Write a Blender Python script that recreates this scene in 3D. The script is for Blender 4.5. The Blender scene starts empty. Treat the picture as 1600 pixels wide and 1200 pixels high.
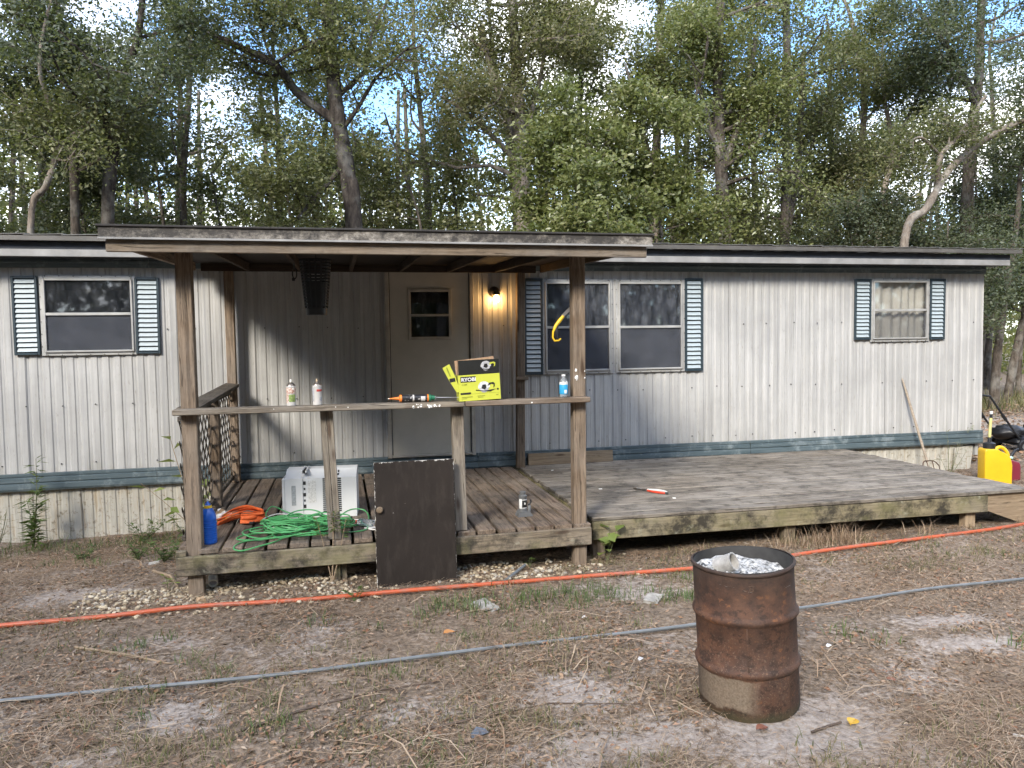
import bpy, bmesh, math, random
import numpy as np
from mathutils import Vector, Matrix, Euler

# ------------------------------------------------------------------ camera, sky, sun, exposure
scene = bpy.context.scene
COL = scene.collection
rad = math.radians

CAM_H = 1.85
yaw, pitch, roll = rad(12.6), rad(3.15), rad(0.8)
fwd = Vector((math.sin(yaw) * math.cos(pitch), math.cos(yaw) * math.cos(pitch), -math.sin(pitch)))
rgt = Vector((math.cos(yaw), -math.sin(yaw), 0.0))
upv = rgt.cross(fwd)
r2 = rgt * math.cos(roll) - upv * math.sin(roll)
u2 = rgt * math.sin(roll) + upv * math.cos(roll)
cam_data = bpy.data.cameras.new('camera')
cam_data.sensor_width = 36.0
cam_data.lens = 27.0
cam_data.clip_start = 0.05
cam_data.clip_end = 2000.0
cam = bpy.data.objects.new('camera', cam_data)
m3 = Matrix((r2, u2, -fwd)).transposed()
cam.matrix_world = Matrix.Translation((0, 0, CAM_H)) @ m3.to_4x4()
COL.objects.link(cam)
scene.camera = cam

SUN_DIR = Vector((0.70, 1.0, -0.78)).normalized()          # the way the light travels
SUN_EL = math.asin(-SUN_DIR.z)
SUN_AZ = math.atan2(-SUN_DIR.x, -SUN_DIR.y)
sun_data = bpy.data.lights.new('sun', 'SUN')
sun_data.energy = 1.5
sun_data.angle = rad(13.0)
sun_data.color = (1.0, 0.93, 0.82)
sun = bpy.data.objects.new('sun', sun_data)
sun.rotation_euler = SUN_DIR.to_track_quat('-Z', 'Y').to_euler()
sun.location = (-8, -10, 14)
COL.objects.link(sun)

world = bpy.data.worlds.new('World')
scene.world = world
world.use_nodes = True
wn, wl = world.node_tree.nodes, world.node_tree.links
wn.clear()
w_out = wn.new('ShaderNodeOutputWorld')
w_bg = wn.new('ShaderNodeBackground')
w_bg.inputs['Strength'].default_value = 0.135
w_sky = wn.new('ShaderNodeTexSky')
w_sky.sky_type = 'NISHITA'
w_sky.sun_disc = False
w_sky.sun_elevation = SUN_EL
w_sky.sun_rotation = SUN_AZ
w_sky.air_density = 1.0
w_sky.dust_density = 0.2
w_sky.ozone_density = 6.0
w_tc = wn.new('ShaderNodeTexCoord')
w_map = wn.new('ShaderNodeMapping')
w_map.inputs['Scale'].default_value = (1.0, 1.0, 1.7)
w_map.inputs['Location'].default_value = (3.1, 4.4, 1.1)
w_noise = wn.new('ShaderNodeTexNoise')
w_noise.inputs['Scale'].default_value = 2.3
w_noise.inputs['Detail'].default_value = 5.0
w_noise.inputs['Roughness'].default_value = 0.58
w_ramp = wn.new('ShaderNodeValToRGB')
w_ramp.color_ramp.elements[0].position = 0.465
w_ramp.color_ramp.elements[0].color = (0, 0, 0, 1)
w_ramp.color_ramp.elements[1].position = 0.605
w_ramp.color_ramp.elements[1].color = (1, 1, 1, 1)
w_mix = wn.new('ShaderNodeMix')
w_mix.data_type = 'RGBA'
w_mix.inputs[7].default_value = (7.6, 7.6, 7.6, 1)        # sunlit cloud
wl.new(w_tc.outputs['Generated'], w_map.inputs['Vector'])
wl.new(w_map.outputs['Vector'], w_noise.inputs['Vector'])
wl.new(w_noise.outputs['Fac'], w_ramp.inputs['Fac'])
wl.new(w_ramp.outputs['Color'], w_mix.inputs[0])
wl.new(w_sky.outputs['Color'], w_mix.inputs[6])
wl.new(w_mix.outputs[2], w_bg.inputs['Color'])
wl.new(w_bg.outputs['Background'], w_out.inputs['Surface'])

scene.view_settings.view_transform = 'Standard'
scene.view_settings.look = 'None'
scene.view_settings.gamma = 1.0
scene.view_settings.use_curve_mapping = False
scene.view_settings.exposure = 2.05
scene.render.engine = 'CYCLES'
scene.cycles.adaptive_threshold = 0.02
scene.cycles.max_bounces = 5
scene.cycles.diffuse_bounces = 2
scene.cycles.glossy_bounces = 2
scene.cycles.transmission_bounces = 4
scene.cycles.transparent_max_bounces = 8
scene.cycles.sample_clamp_indirect = 6.0

rng = np.random.default_rng(11)
random.seed(5)

# ------------------------------------------------------------------ node helpers
class NT:
    def __init__(self, name):
        self.m = bpy.data.materials.new(name)
        self.m.use_nodes = True
        self.t = self.m.node_tree
        self.n, self.l = self.t.nodes, self.t.links
        self.b = self.n['Principled BSDF']
        self.out = self.n['Material Output']
        self._tc = None
    def tc(self, which='Object'):
        if self._tc is None:
            self._tc = self.n.new('ShaderNodeTexCoord')
        return self._tc.outputs[which]
    def pos(self):
        return self.n.new('ShaderNodeNewGeometry').outputs['Position']
    def island(self):
        return self.n.new('ShaderNodeNewGeometry').outputs['Random Per Island']
    def objrand(self):
        return self.n.new('ShaderNodeObjectInfo').outputs['Random']
    def attr(self, name):
        a = self.n.new('ShaderNodeAttribute'); a.attribute_name = name
        return a.outputs['Fac']
    def put(self, sock, v):
        if hasattr(v, 'is_linked'):
            self.l.new(v, sock)
        else:
            if sock.type == 'RGBA' and len(v) == 3: v = (*v, 1.0)
            sock.default_value = v
    def mapping(self, vec, scale=(1, 1, 1), loc=(0, 0, 0), rot=(0, 0, 0)):
        q = self.n.new('ShaderNodeMapping')
        self.l.new(vec, q.inputs['Vector'])
        q.inputs['Scale'].default_value = scale
        self.put(q.inputs['Location'], loc)
        q.inputs['Rotation'].default_value = rot
        return q.outputs['Vector']
    def noise(self, vec, scale=5, detail=4, rough=0.55, dist=0.0, col=False):
        q = self.n.new('ShaderNodeTexNoise')
        self.l.new(vec, q.inputs['Vector'])
        q.inputs['Scale'].default_value = scale
        q.inputs['Detail'].default_value = detail
        q.inputs['Roughness'].default_value = rough
        q.inputs['Distortion'].default_value = dist
        return q.outputs['Color' if col else 'Fac']
    def voronoi(self, vec, scale=5, feature='F1', out='Distance', rnd=1.0):
        q = self.n.new('ShaderNodeTexVoronoi')
        q.feature = feature
        self.l.new(vec, q.inputs['Vector'])
        q.inputs['Scale'].default_value = scale
        q.inputs['Randomness'].default_value = rnd
        return q.outputs[out]
    def ramp(self, fac, stops, interp='LINEAR'):
        q = self.n.new('ShaderNodeValToRGB')
        self.put(q.inputs['Fac'], fac)
        r = q.color_ramp; r.interpolation = interp
        while len(r.elements) < len(stops): r.elements.new(0.5)
        for e, (p, c) in zip(r.elements, stops):
            e.position = p
            e.color = (c, c, c, 1) if isinstance(c, (int, float)) else (*c, 1)
        return q.outputs['Color']
    def mix(self, fac, a, b, mode='MIX'):
        q = self.n.new('ShaderNodeMix'); q.data_type = 'RGBA'; q.blend_type = mode
        self.put(q.inputs[0], fac); self.put(q.inputs[6], a); self.put(q.inputs[7], b)
        return q.outputs[2]
    def math(self, op, a, b=0.0, clamp=False):
        q = self.n.new('ShaderNodeMath'); q.operation = op; q.use_clamp = clamp
        self.put(q.inputs[0], a); self.put(q.inputs[1], b)
        return q.outputs[0]
    def sep(self, vec):
        q = self.n.new('ShaderNodeSeparateXYZ'); self.l.new(vec, q.inputs[0]); return q.outputs
    def vadd(self, a, b):
        q = self.n.new('ShaderNodeVectorMath'); q.operation = 'ADD'
        self.put(q.inputs[0], a); self.put(q.inputs[1], b)
        return q.outputs[0]
    def comb(self, x, y, z):
        q = self.n.new('ShaderNodeCombineXYZ')
        self.put(q.inputs[0], x); self.put(q.inputs[1], y); self.put(q.inputs[2], z)
        return q.outputs[0]
    def bump(self, h, strength=0.3, dist=0.01):
        q = self.n.new('ShaderNodeBump')
        q.inputs['Strength'].default_value = strength
        q.inputs['Distance'].default_value = dist
        self.l.new(h, q.inputs['Height'])
        self.l.new(q.outputs['Normal'], self.b.inputs['Normal'])
    def set(self, **k):
        names = dict(col='Base Color', rough='Roughness', metal='Metallic', spec='Specular IOR Level',
                     emis='Emission Color', estr='Emission Strength', alpha='Alpha', trans='Transmission Weight', ior='IOR', coat='Coat Weight')
        for a, v in k.items(): self.put(self.b.inputs[names[a]], v)
        return self

def simple(name, col, rough=0.6, metal=0.0, var=0.25, scale=14, bump=0.0, spec=0.5):
    """plain stuff with a little dirt: never one flat value"""
    t = NT(name)
    v = t.tc('Object')
    n = t.noise(v, scale, 5, 0.6)
    dark = tuple(c * (1 - var) for c in col); light = tuple(min(1, c * (1 + var * 0.6)) for c in col)
    t.set(col=t.ramp(n, [(0.3, dark), (0.7, light)]), rough=rough, metal=metal, spec=spec)
    if bump: t.bump(n, bump, 0.01)
    return t.m

def wood(name, light, dark, grey=(0.30, 0.28, 0.25), greyamt=0.4, mildew=0.3, algae=0.0, knots=True, bump=0.5, streak=1.0, rough=0.85, mil=0.50):
    t = NT(name)
    r = t.objrand()
    off = t.comb(t.math('MULTIPLY', r, 37.0), t.math('MULTIPLY', r, 11.0), t.math('MULTIPLY', r, 23.0))
    v = t.vadd(t.tc('Object'), off)
    warp = t.noise(t.mapping(v, (1.3, 6, 6)), 2.0, 3, 0.5, col=True)
    vw = t.vadd(v, t.mapping(warp, (0.10, 0.05, 0.05)))
    g1 = t.noise(t.mapping(vw, (1.1, 26, 26)), 1.6, 6, 0.62)
    g2 = t.noise(t.mapping(vw, (2.5, 110, 110)), 1.5, 4, 0.6)
    grain = t.math('ADD', t.math('MULTIPLY', g1, 0.6), t.math('MULTIPLY', g2, 0.4))
    c = t.ramp(grain, [(0.41, dark), (0.5, tuple((a + b) / 2 for a, b in zip(light, dark))), (0.59, light)])
    wv = t.noise(t.pos(), 1.7, 5, 0.6)
    c = t.mix(t.ramp(wv, [(0.40, 0.0), (0.66, greyamt)]), c, t.mix(g2, tuple(x * 0.72 for x in grey), grey))
    # cracks
    crack = t.ramp(t.noise(t.mapping(vw, (1.6, 70, 70), loc=(3, 1, 7)), 1.2, 2, 0.5), [(0.30, 1.0), (0.36, 0.0)])
    c = t.mix(t.math('MULTIPLY', crack, 0.75 * streak), c, tuple(x * 0.35 for x in dark))
    if knots:
        k = t.voronoi(t.mapping(vw, (2.3, 9.0, 9.0)), 1.0)
        kn = t.ramp(k, [(0.09, 1.0), (0.19, 0.0)])
        c = t.mix(t.math('MULTIPLY', kn, 0.7), c, (0.045, 0.022, 0.012))
    if mildew:
        mm = t.noise(t.pos(), 5.5, 8, 0.72)
        c = t.mix(t.ramp(mm, [(mil, 0.0), (mil + 0.16, mildew)]), c, (0.035, 0.031, 0.024))
    if algae:
        am = t.noise(t.mapping(t.pos(), (1, 1, 1.6), loc=(5, 2, 9)), 2.6, 7, 0.68)
        c = t.mix(t.ramp(am, [(0.46, 0.0), (0.64, algae)]), c, (0.17, 0.155, 0.075))
        am2 = t.noise(t.mapping(t.pos(), (1, 1, 1), loc=(1, 8, 3)), 7.0, 7, 0.7)
        c = t.mix(t.ramp(am2, [(0.60, 0.0), (0.70, algae * 0.8)]), c, (0.34, 0.33, 0.25))
    val = t.n.new('ShaderNodeHueSaturation')
    t.l.new(c, val.inputs['Color'])
    t.l.new(t.math('ADD', t.math('MULTIPLY', r, 0.42), 0.79), val.inputs['Value'])
    t.set(col=val.outputs['Color'], rough=rough, spec=0.25)
    t.bump(t.math('SUBTRACT', grain, t.math('MULTIPLY', crack, 0.8)), bump, 0.006)
    return t.m

M = {}
M['wood'] = wood('weathered_wood', (0.24, 0.178, 0.125), (0.10, 0.070, 0.047), greyamt=0.35, mildew=0.25)
M['wood_post'] = wood('post_wood', (0.235, 0.172, 0.118), (0.088, 0.060, 0.038), greyamt=0.3, mildew=0.12)
M['wood_grey'] = wood('grey_weathered_wood', (0.24, 0.205, 0.160), (0.095, 0.078, 0.060), grey=(0.27, 0.245, 0.21), greyamt=0.55, mildew=0.2)
M['wood_fresh'] = wood('fascia_wood', (0.205, 0.160, 0.115), (0.105, 0.078, 0.054), greyamt=0.4, mildew=0.4)
M['deck_brown'] = wood('porch_board_wood', (0.20, 0.148, 0.106), (0.070, 0.050, 0.036), grey=(0.23, 0.205, 0.175), greyamt=0.45, mildew=0.55)
M['deck_grey'] = wood('deck_board_wood', (0.25, 0.215, 0.172), (0.070, 0.058, 0.046), grey=(0.30, 0.27, 0.23), greyamt=0.6, mildew=0.8, streak=1.2, bump=0.7)
M['beam'] = wood('mildewed_beam_wood', (0.20, 0.16, 0.11), (0.09, 0.07, 0.05), greyamt=0.25, mildew=1.0, algae=0.55, mil=0.44)
M['beam_algae'] = wood('algae_beam_wood', (0.29, 0.245, 0.15), (0.17, 0.14, 0.085), greyamt=0.3, mildew=0.95, algae=0.75, mil=0.45)
M['lattice'] = wood('dark_lattice_wood', (0.085, 0.068, 0.05), (0.035, 0.028, 0.022), greyamt=0.2, mildew=0.4, knots=False)
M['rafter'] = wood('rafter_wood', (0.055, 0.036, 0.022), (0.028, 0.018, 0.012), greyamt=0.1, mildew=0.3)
M['plank_fresh'] = wood('plank_wood', (0.30, 0.225, 0.145), (0.19, 0.135, 0.085), greyamt=0.15, mildew=0.1)

def siding_mat():
    t = NT('white_metal_siding')
    p = t.pos()
    s = t.sep(p)
    streak = t.noise(t.mapping(p, (9, 1, 0.35)), 2.2, 6, 0.65)
    blotch = t.noise(t.mapping(p, (1, 1, 1)), 1.15, 6, 0.62)
    fine = t.noise(t.mapping(p, (26, 1, 5)), 2.0, 5, 0.7)
    c = t.ramp(streak, [(0.30, (0.31, 0.304, 0.288)), (0.52, (0.41, 0.403, 0.385)), (0.75, (0.465, 0.458, 0.44))])
    c = t.mix(t.ramp(blotch, [(0.42, 0.0), (0.66, 0.75)]), c, (0.29, 0.286, 0.275))
    c = t.mix(t.ramp(fine, [(0.60, 0.0), (0.72, 0.7)]), c, (0.19, 0.175, 0.145))
    low = t.ramp(t.math('ADD', s[2], t.math('MULTIPLY', streak, 0.9)), [(0.95, 1.0), (1.55, 0.0)])
    c = t.mix(t.math('MULTIPLY', low, 0.30), c, (0.28, 0.27, 0.215))
    drip = t.ramp(t.noise(t.mapping(p, (13, 1, 0.12), loc=(4, 0, 2)), 1.5, 3, 0.6), [(0.57, 0.0), (0.68, 0.6)])
    c = t.mix(drip, c, (0.27, 0.27, 0.27))
    t.set(col=c, rough=t.ramp(blotch, [(0.3, 0.42), (0.7, 0.62)]), spec=0.4)
    t.bump(t.noise(t.mapping(p, (2.2, 1, 1.5)), 2.0, 3), 0.30, 0.03)
    return t.m
M['siding'] = siding_mat()

def skirt_mat():
    t = NT('cream_skirting')
    p = t.pos(); s = t.sep(p)
    st = t.noise(t.mapping(p, (11, 1, 1.1)), 1.8, 6, 0.66)
    sp = t.noise(p, 16, 8, 0.75)
    c = t.ramp(st, [(0.3, (0.29, 0.27, 0.22)), (0.6, (0.46, 0.44, 0.385))])
    c = t.mix(t.ramp(st, [(0.52, 0.0), (0.66, 0.75)]), c, (0.30, 0.235, 0.15))
    c = t.mix(t.ramp(sp, [(0.54, 0.0), (0.64, 0.8)]), c, (0.15, 0.115, 0.07))
    low = t.ramp(s[2], [(0.42, 1.0), (0.55, 0.0)])
    t.set(col=c, rough=0.7)
    return t.m
M['skirt'] = skirt_mat()

def trim_mat():
    t = NT('blue_metal_trim')
    p = t.pos()
    n = t.noise(t.mapping(p, (0.6, 1, 14)), 2.4, 6, 0.65)
    n2 = t.noise(p, 6, 7, 0.7)
    c = t.ramp(n, [(0.3, (0.046, 0.070, 0.080)), (0.7, (0.105, 0.136, 0.147))])
    c = t.mix(t.ramp(n2, [(0.52, 0.0), (0.70, 0.7)]), c, (0.27, 0.31, 0.32))
    t.set(col=c, rough=0.45)
    return t.m
M['trim'] = trim_mat()

def fascia_mat():
    t = NT('mildewed_white_fascia')
    p = t.pos(); s = t.sep(p)
    n = t.noise(t.mapping(p, (5, 1, 7)), 2.6, 9, 0.76)
    band = t.noise(t.mapping(p, (0.9, 1, 1)), 1.3, 3, 0.5)
    k = t.math('ADD', n, t.math('MULTIPLY', band, 0.35))
    up = t.math('MULTIPLY', t.math('SUBTRACT', s[2], 2.57), 1.3)
    c = t.ramp(t.math('ADD', k, up), [(0.54, (0.33, 0.305, 0.265)), (0.66, (0.14, 0.125, 0.105)), (0.78, (0.032, 0.028, 0.024))])
    t.set(col=c, rough=0.75)
    return t.m
M['fascia'] = fascia_mat()
M['roof_metal'] = simple('grey_roof_metal', (0.17, 0.165, 0.155), 0.5, 0.3, 0.3, 5)
M['roof_edge'] = simple('taupe_roof_flashing', (0.105, 0.098, 0.088), 0.55, 0.1, 0.35, 3)
M['dark_gap'] = simple('dark_eave_board', (0.035, 0.04, 0.05), 0.7, 0, 0.4, 4)
M['white_board'] = simple('white_eave_trim', (0.25, 0.245, 0.235), 0.6, 0, 0.35, 3)
M['roofing'] = simple('dark_roll_roofing', (0.035, 0.032, 0.030), 0.9, 0, 0.3, 20)
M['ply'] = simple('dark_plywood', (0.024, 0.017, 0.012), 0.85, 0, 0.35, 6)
M['alu'] = simple('dull_window_aluminium', (0.40, 0.395, 0.375), 0.42, 0.25, 0.25, 6)
M['interior'] = simple('dim_interior', (0.16, 0.15, 0.135), 0.9, 0, 0.2, 2)
M['slat'] = simple('pale_blue_slat', (0.33, 0.385, 0.405), 0.45, 0, 0.35, 9)
M['slat_teal'] = simple('teal_slat', (0.20, 0.30, 0.34), 0.45, 0, 0.3, 9)
M['shutter'] = simple('dark_shutter_frame', (0.022, 0.038, 0.048), 0.45, 0, 0.3, 9)
M['door'] = simple('cream_door', (0.44, 0.405, 0.335), 0.5, 0, 0.12, 3)
M['door_trim'] = simple('brown_edged_door_trim', (0.36, 0.33, 0.28), 0.6, 0, 0.3, 6)
M['screw'] = simple('dark_screw', (0.045, 0.042, 0.04), 0.5, 0.3)
M['screen'] = simple('insect_screen', (0.05, 0.055, 0.065), 0.8, 0, 0.15, 40)

def glass_mat(name, tint, haze=0.0):
    t = NT(name)
    tr = t.n.new('ShaderNodeBsdfTransparent'); tr.inputs[0].default_value = (*tint, 1)
    gl = t.n.new('ShaderNodeBsdfGlossy'); gl.inputs['Roughness'].default_value = 0.03
    gl.inputs[0].default_value = (0.9, 0.92, 0.95, 1)
    lw = t.n.new('ShaderNodeLayerWeight'); lw.inputs[0].default_value = 0.5
    fr = t.math('ADD', t.math('MULTIPLY', t.math('POWER', lw.outputs['Facing'], 5.0), 0.93), 0.07)
    df = t.n.new('ShaderNodeBsdfDiffuse')
    n = t.noise(t.mapping(t.pos(), (4, 1, 1.6)), 3.0, 6, 0.7)
    t.l.new(t.ramp(n, [(0.35, (0.05, 0.055, 0.065)), (0.8, (0.22, 0.23, 0.25))]), df.inputs[0])
    m0 = t.n.new('ShaderNodeMixShader'); t.put(m0.inputs[0], t.ramp(n, [(0.4, haze * 0.4), (0.75, haze)]))
    t.l.new(tr.outputs[0], m0.inputs[1]); t.l.new(df.outputs[0], m0.inputs[2])
    m1 = t.n.new('ShaderNodeMixShader')
    t.l.new(fr, m1.inputs[0])
    t.l.new(m0.outputs[0], m1.inputs[1]); t.l.new(gl.outputs[0], m1.inputs[2])
    t.l.new(m1.outputs[0], t.out.inputs['Surface'])
    return t.m
M['glass'] = glass_mat('window_glass', (0.55, 0.57, 0.60), 0.25)
M['glass_hazy'] = glass_mat('hazy_window_glass', (0.6, 0.62, 0.66), 0.55)
M['glass_clean'] = glass_mat('clean_window_glass', (0.88, 0.88, 0.88), 0.06)

def screen_mat(name='insect_screen_mesh', fac=0.62):
    t = NT(name)
    tr = t.n.new('ShaderNodeBsdfTransparent')
    df = t.n.new('ShaderNodeBsdfDiffuse')
    n = t.noise(t.mapping(t.pos(), (2, 1, 2)), 3.0, 5, 0.7)
    t.l.new(t.ramp(n, [(0.3, (0.055, 0.06, 0.07)), (0.75, (0.095, 0.10, 0.115))]), df.inputs[0])
    ms = t.n.new('ShaderNodeMixShader'); ms.inputs[0].default_value = fac
    t.l.new(tr.outputs[0], ms.inputs[1]); t.l.new(df.outputs[0], ms.inputs[2])
    t.l.new(ms.outputs[0], t.out.inputs['Surface'])
    return t.m
M['screen_mesh'] = screen_mat()
M['screen_thin'] = screen_mat('thin_insect_screen', 0.16)

def leaf_mat(name, cols, trans=0.35, rough=0.45, spec=0.35, tone=False):
    t = NT(name)
    r = t.island()
    if tone: r = t.math('ADD', t.math('MULTIPLY', r, 0.5), t.math('MULTIPLY', t.attr('tone'), 0.5))
    n = len(cols)
    c = t.ramp(r, [(i / max(1, n - 1), k) for i, k in enumerate(cols)])
    t.set(col=c, rough=rough, spec=spec)
    if trans:
        tl = t.n.new('ShaderNodeBsdfTranslucent')
        t.l.new(t.mix(0.5, c, (0.25, 0.30, 0.05), 'MIX'), tl.inputs[0])
        ms = t.n.new('ShaderNodeMixShader'); ms.inputs[0].default_value = trans
        t.l.new(t.b.outputs[0], ms.inputs[1]); t.l.new(tl.outputs[0], ms.inputs[2])
        t.l.new(ms.outputs[0], t.out.inputs['Surface'])
    return t.m
M['oak'] = leaf_mat('oak_leaves', [(0.042, 0.052, 0.022), (0.098, 0.108, 0.045), (0.165, 0.168, 0.074), (0.25, 0.235, 0.12)], 0.40, tone=True)
M['oak_dark'] = leaf_mat('dark_oak_leaves', [(0.026, 0.037, 0.025), (0.058, 0.074, 0.046), (0.098, 0.112, 0.066), (0.16, 0.165, 0.10)], 0.34, tone=True)
M['oak_dry'] = leaf_mat('drying_oak_leaves', [(0.050, 0.052, 0.024), (0.115, 0.115, 0.052), (0.17, 0.158, 0.075), (0.24, 0.205, 0.11)], 0.40, tone=True)
M['holly'] = leaf_mat('broad_bright_leaves', [(0.055, 0.072, 0.022), (0.12, 0.140, 0.045), (0.19, 0.20, 0.072), (0.27, 0.255, 0.12)], 0.40, 0.35, 0.5, tone=True)
M['far'] = leaf_mat('far_sunlit_leaves', [(0.07, 0.09, 0.03), (0.12, 0.135, 0.045), (0.18, 0.175, 0.065), (0.25, 0.22, 0.10)], 0.45)
M['weed'] = leaf_mat('weed_leaves', [(0.05, 0.085, 0.028), (0.075, 0.12, 0.035), (0.12, 0.165, 0.05)], 0.3)
M['weed_pale'] = leaf_mat('pale_green_leaves', [(0.15, 0.20, 0.05), (0.20, 0.26, 0.07), (0.26, 0.30, 0.09)], 0.4)
M['grass'] = leaf_mat('grass_blades', [(0.07, 0.09, 0.03), (0.11, 0.12, 0.05), (0.20, 0.17, 0.09), (0.26, 0.21, 0.13)], 0.2, 0.7, 0.2)
M['litter'] = leaf_mat('dead_leaves', [(0.075, 0.048, 0.031), (0.15, 0.098, 0.062), (0.23, 0.155, 0.10), (0.33, 0.235, 0.155), (0.24, 0.11, 0.062), (0.40, 0.32, 0.24)], 0.08, 0.75, 0.25)
M['straw'] = leaf_mat('pine_straw', [(0.11, 0.072, 0.046), (0.20, 0.135, 0.085), (0.32, 0.225, 0.145), (0.45, 0.355, 0.25)], 0.0, 0.7, 0.25)

def bark_mat(name, a, b, lich=0.4):
    t = NT(name)
    v = t.pos()
    n = t.noise(t.mapping(v, (6, 6, 1.6)), 2.5, 7, 0.68)
    bl = t.noise(v, 2.2, 6, 0.65)
    c = t.ramp(n, [(0.35, a), (0.65, b)])
    c = t.mix(t.ramp(bl, [(0.5, 0.0), (0.66, lich)]), c, (0.30, 0.29, 0.26))
    t.set(col=c, rough=0.9, spec=0.2)
    t.bump(n, 0.8, 0.03)
    return t.m
M['bark'] = bark_mat('grey_brown_bark', (0.040, 0.032, 0.026), (0.14, 0.115, 0.092))
M['bark_pale'] = bark_mat('pale_lichen_bark', (0.11, 0.088, 0.07), (0.27, 0.225, 0.18), 0.6)
M['bark_dark'] = bark_mat('dark_bark', (0.022, 0.018, 0.015), (0.085, 0.068, 0.055), 0.3)

# ------------------------------------------------------------------ mesh helpers
WL = {}                                      # world location of every unrotated holder

class MB:
    def __init__(self): self.v, self.f = [], []
    def add(self, vs, fs):
        o = len(self.v)
        self.v.extend([tuple(p) for p in vs]); self.f.extend([tuple(i + o for i in q) for q in fs]); return self
    def box(self, c, s, rot=None):
        x, y, z = (k / 2 for k in s)
        vs = [Vector((a * x, b * y, d * z)) for a in (-1, 1) for b in (-1, 1) for d in (-1, 1)]
        if rot is not None: vs = [rot @ p for p in vs]
        c = Vector(c)
        return self.add([p + c for p in vs], [(0, 1, 3, 2), (4, 6, 7, 5), (0, 4, 5, 1), (2, 3, 7, 6), (0, 2, 6, 4), (1, 5, 7, 3)])
    def cbox(self, c, s, ch=0.005, rot=None):
        """box with chamfered edges"""
        bm = bmesh.new(); bmesh.ops.create_cube(bm, size=1.0)
        for p in bm.verts: p.co = Vector((p.co.x * s[0], p.co.y * s[1], p.co.z * s[2]))
        bmesh.ops.bevel(bm, geom=bm.edges[:], offset=min(ch, min(s) * 0.45), segments=1, profile=0.5, affect='EDGES')
        bm.verts.index_update()
        c = Vector(c)
        self.add([((rot @ p.co) if rot is not None else p.co) + c for p in bm.verts], [[p.index for p in q.verts] for q in bm.faces])
        bm.free(); return self
    def lathe(self, prof, seg=24, c=(0, 0, 0), axis='Z', rot=None, arc=None):
        n = len(prof); vs, fs = [], []
        full = arc is None
        a0, a1 = (0, 2 * math.pi) if full else arc
        cols = seg if full else seg + 1
        for i in range(cols):
            a = a0 + (a1 - a0) * i / seg
            for r, z in prof: vs.append(Vector((r * math.cos(a), r * math.sin(a), z)))
        for i in range(seg):
            j = (i + 1) % cols if full else i + 1
            for k in range(n - 1): fs.append((i * n + k, j * n + k, j * n + k + 1, i * n + k + 1))
        if axis == 'X': vs = [Vector((p.z, p.x, p.y)) for p in vs]
        if axis == 'Y': vs = [Vector((p.y, p.z, p.x)) for p in vs]
        if rot is not None: vs = [rot @ p for p in vs]
        c = Vector(c)
        return self.add([p + c for p in vs], fs)
    def tube(self, pts, rs, seg=8, cap=True):
        pts = [Vector(p) for p in pts]; n = len(pts)
        if not hasattr(rs, '__len__'): rs = [rs] * n
        vs, fs = [], []
        prev = None
        for i, p in enumerate(pts):
            d = (pts[min(i + 1, n - 1)] - pts[max(i - 1, 0)])
            d = d.normalized() if d.length > 1e-9 else Vector((0, 0, 1))
            if prev is None: prev = d.orthogonal().normalized()
            a = (prev - d * prev.dot(d))
            a = a.normalized() if a.length > 1e-6 else d.orthogonal().normalized()
            prev = a; b = d.cross(a)
            for k in range(seg):
                t = 2 * math.pi * k / seg
                vs.append(p + (a * math.cos(t) + b * math.sin(t)) * rs[i])
        for i in range(n - 1):
            for k in range(seg):
                fs.append((i * seg + k, i * seg + (k + 1) % seg, (i + 1) * seg + (k + 1) % seg, (i + 1) * seg + k))
        if cap:
            fs.append(tuple(range(seg - 1, -1, -1))); fs.append(tuple((n - 1) * seg + k for k in range(seg)))
        return self.add(vs, fs)
    def prism(self, poly, t0, t1, plane='XZ'):
        """2-D outline extruded between t0 and t1 along the third axis"""
        def P(a, b, t): return {'XZ': (a, t, b), 'XY': (a, b, t), 'YZ': (t, a, b)}[plane]
        n = len(poly)
        vs = [P(a, b, t0) for a, b in poly] + [P(a, b, t1) for a, b in poly]
        fs = [tuple(range(n)), tuple(range(2 * n - 1, n - 1, -1))] + [(i, (i + 1) % n, n + (i + 1) % n, n + i) for i in range(n)]
        return self.add(vs, fs)
    def ribbon(self, pts, w, side, th=0.002):
        vs, fs = [], []
        for p, s in zip(pts, side):
            p, s = Vector(p), Vector(s).normalized() * w / 2
            vs += [p - s, p + s]
        for i in range(len(pts) - 1): fs.append((2 * i, 2 * i + 1, 2 * i + 3, 2 * i + 2))
        return self.add(vs, fs)
    def mesh(self, name, smooth=False):
        me = bpy.data.meshes.new(name)
        me.from_pydata([tuple(p) for p in self.v], [], self.f)
        bm = bmesh.new(); bm.from_mesh(me)
        bmesh.ops.recalc_face_normals(bm, faces=bm.faces[:]); bm.to_mesh(me); bm.free()
        if smooth:
            me.polygons.foreach_set('use_smooth', [True] * len(me.polygons))
            me.set_sharp_from_angle(angle=rad(38))
        me.update()
        return me

def obj(name, data, mat=None, parent=None, loc=(0, 0, 0), rot=(0, 0, 0), smooth=False, world=True):
    """one mesh object; loc is a world position when the parent is unrotated (world=True), else parent-local"""
    if isinstance(data, MB): data = data.mesh(name, smooth)
    o = bpy.data.objects.new(name, data)
    COL.objects.link(o)
    if mat is not None and data is not None and not data.materials: data.materials.append(mat)
    loc = Vector(loc)
    WL[o.name] = loc.copy()
    if parent is not None:
        o.parent = parent
        if world: loc = loc - WL[parent.name]
    o.location = loc
    o.rotation_euler = rot
    return o

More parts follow.
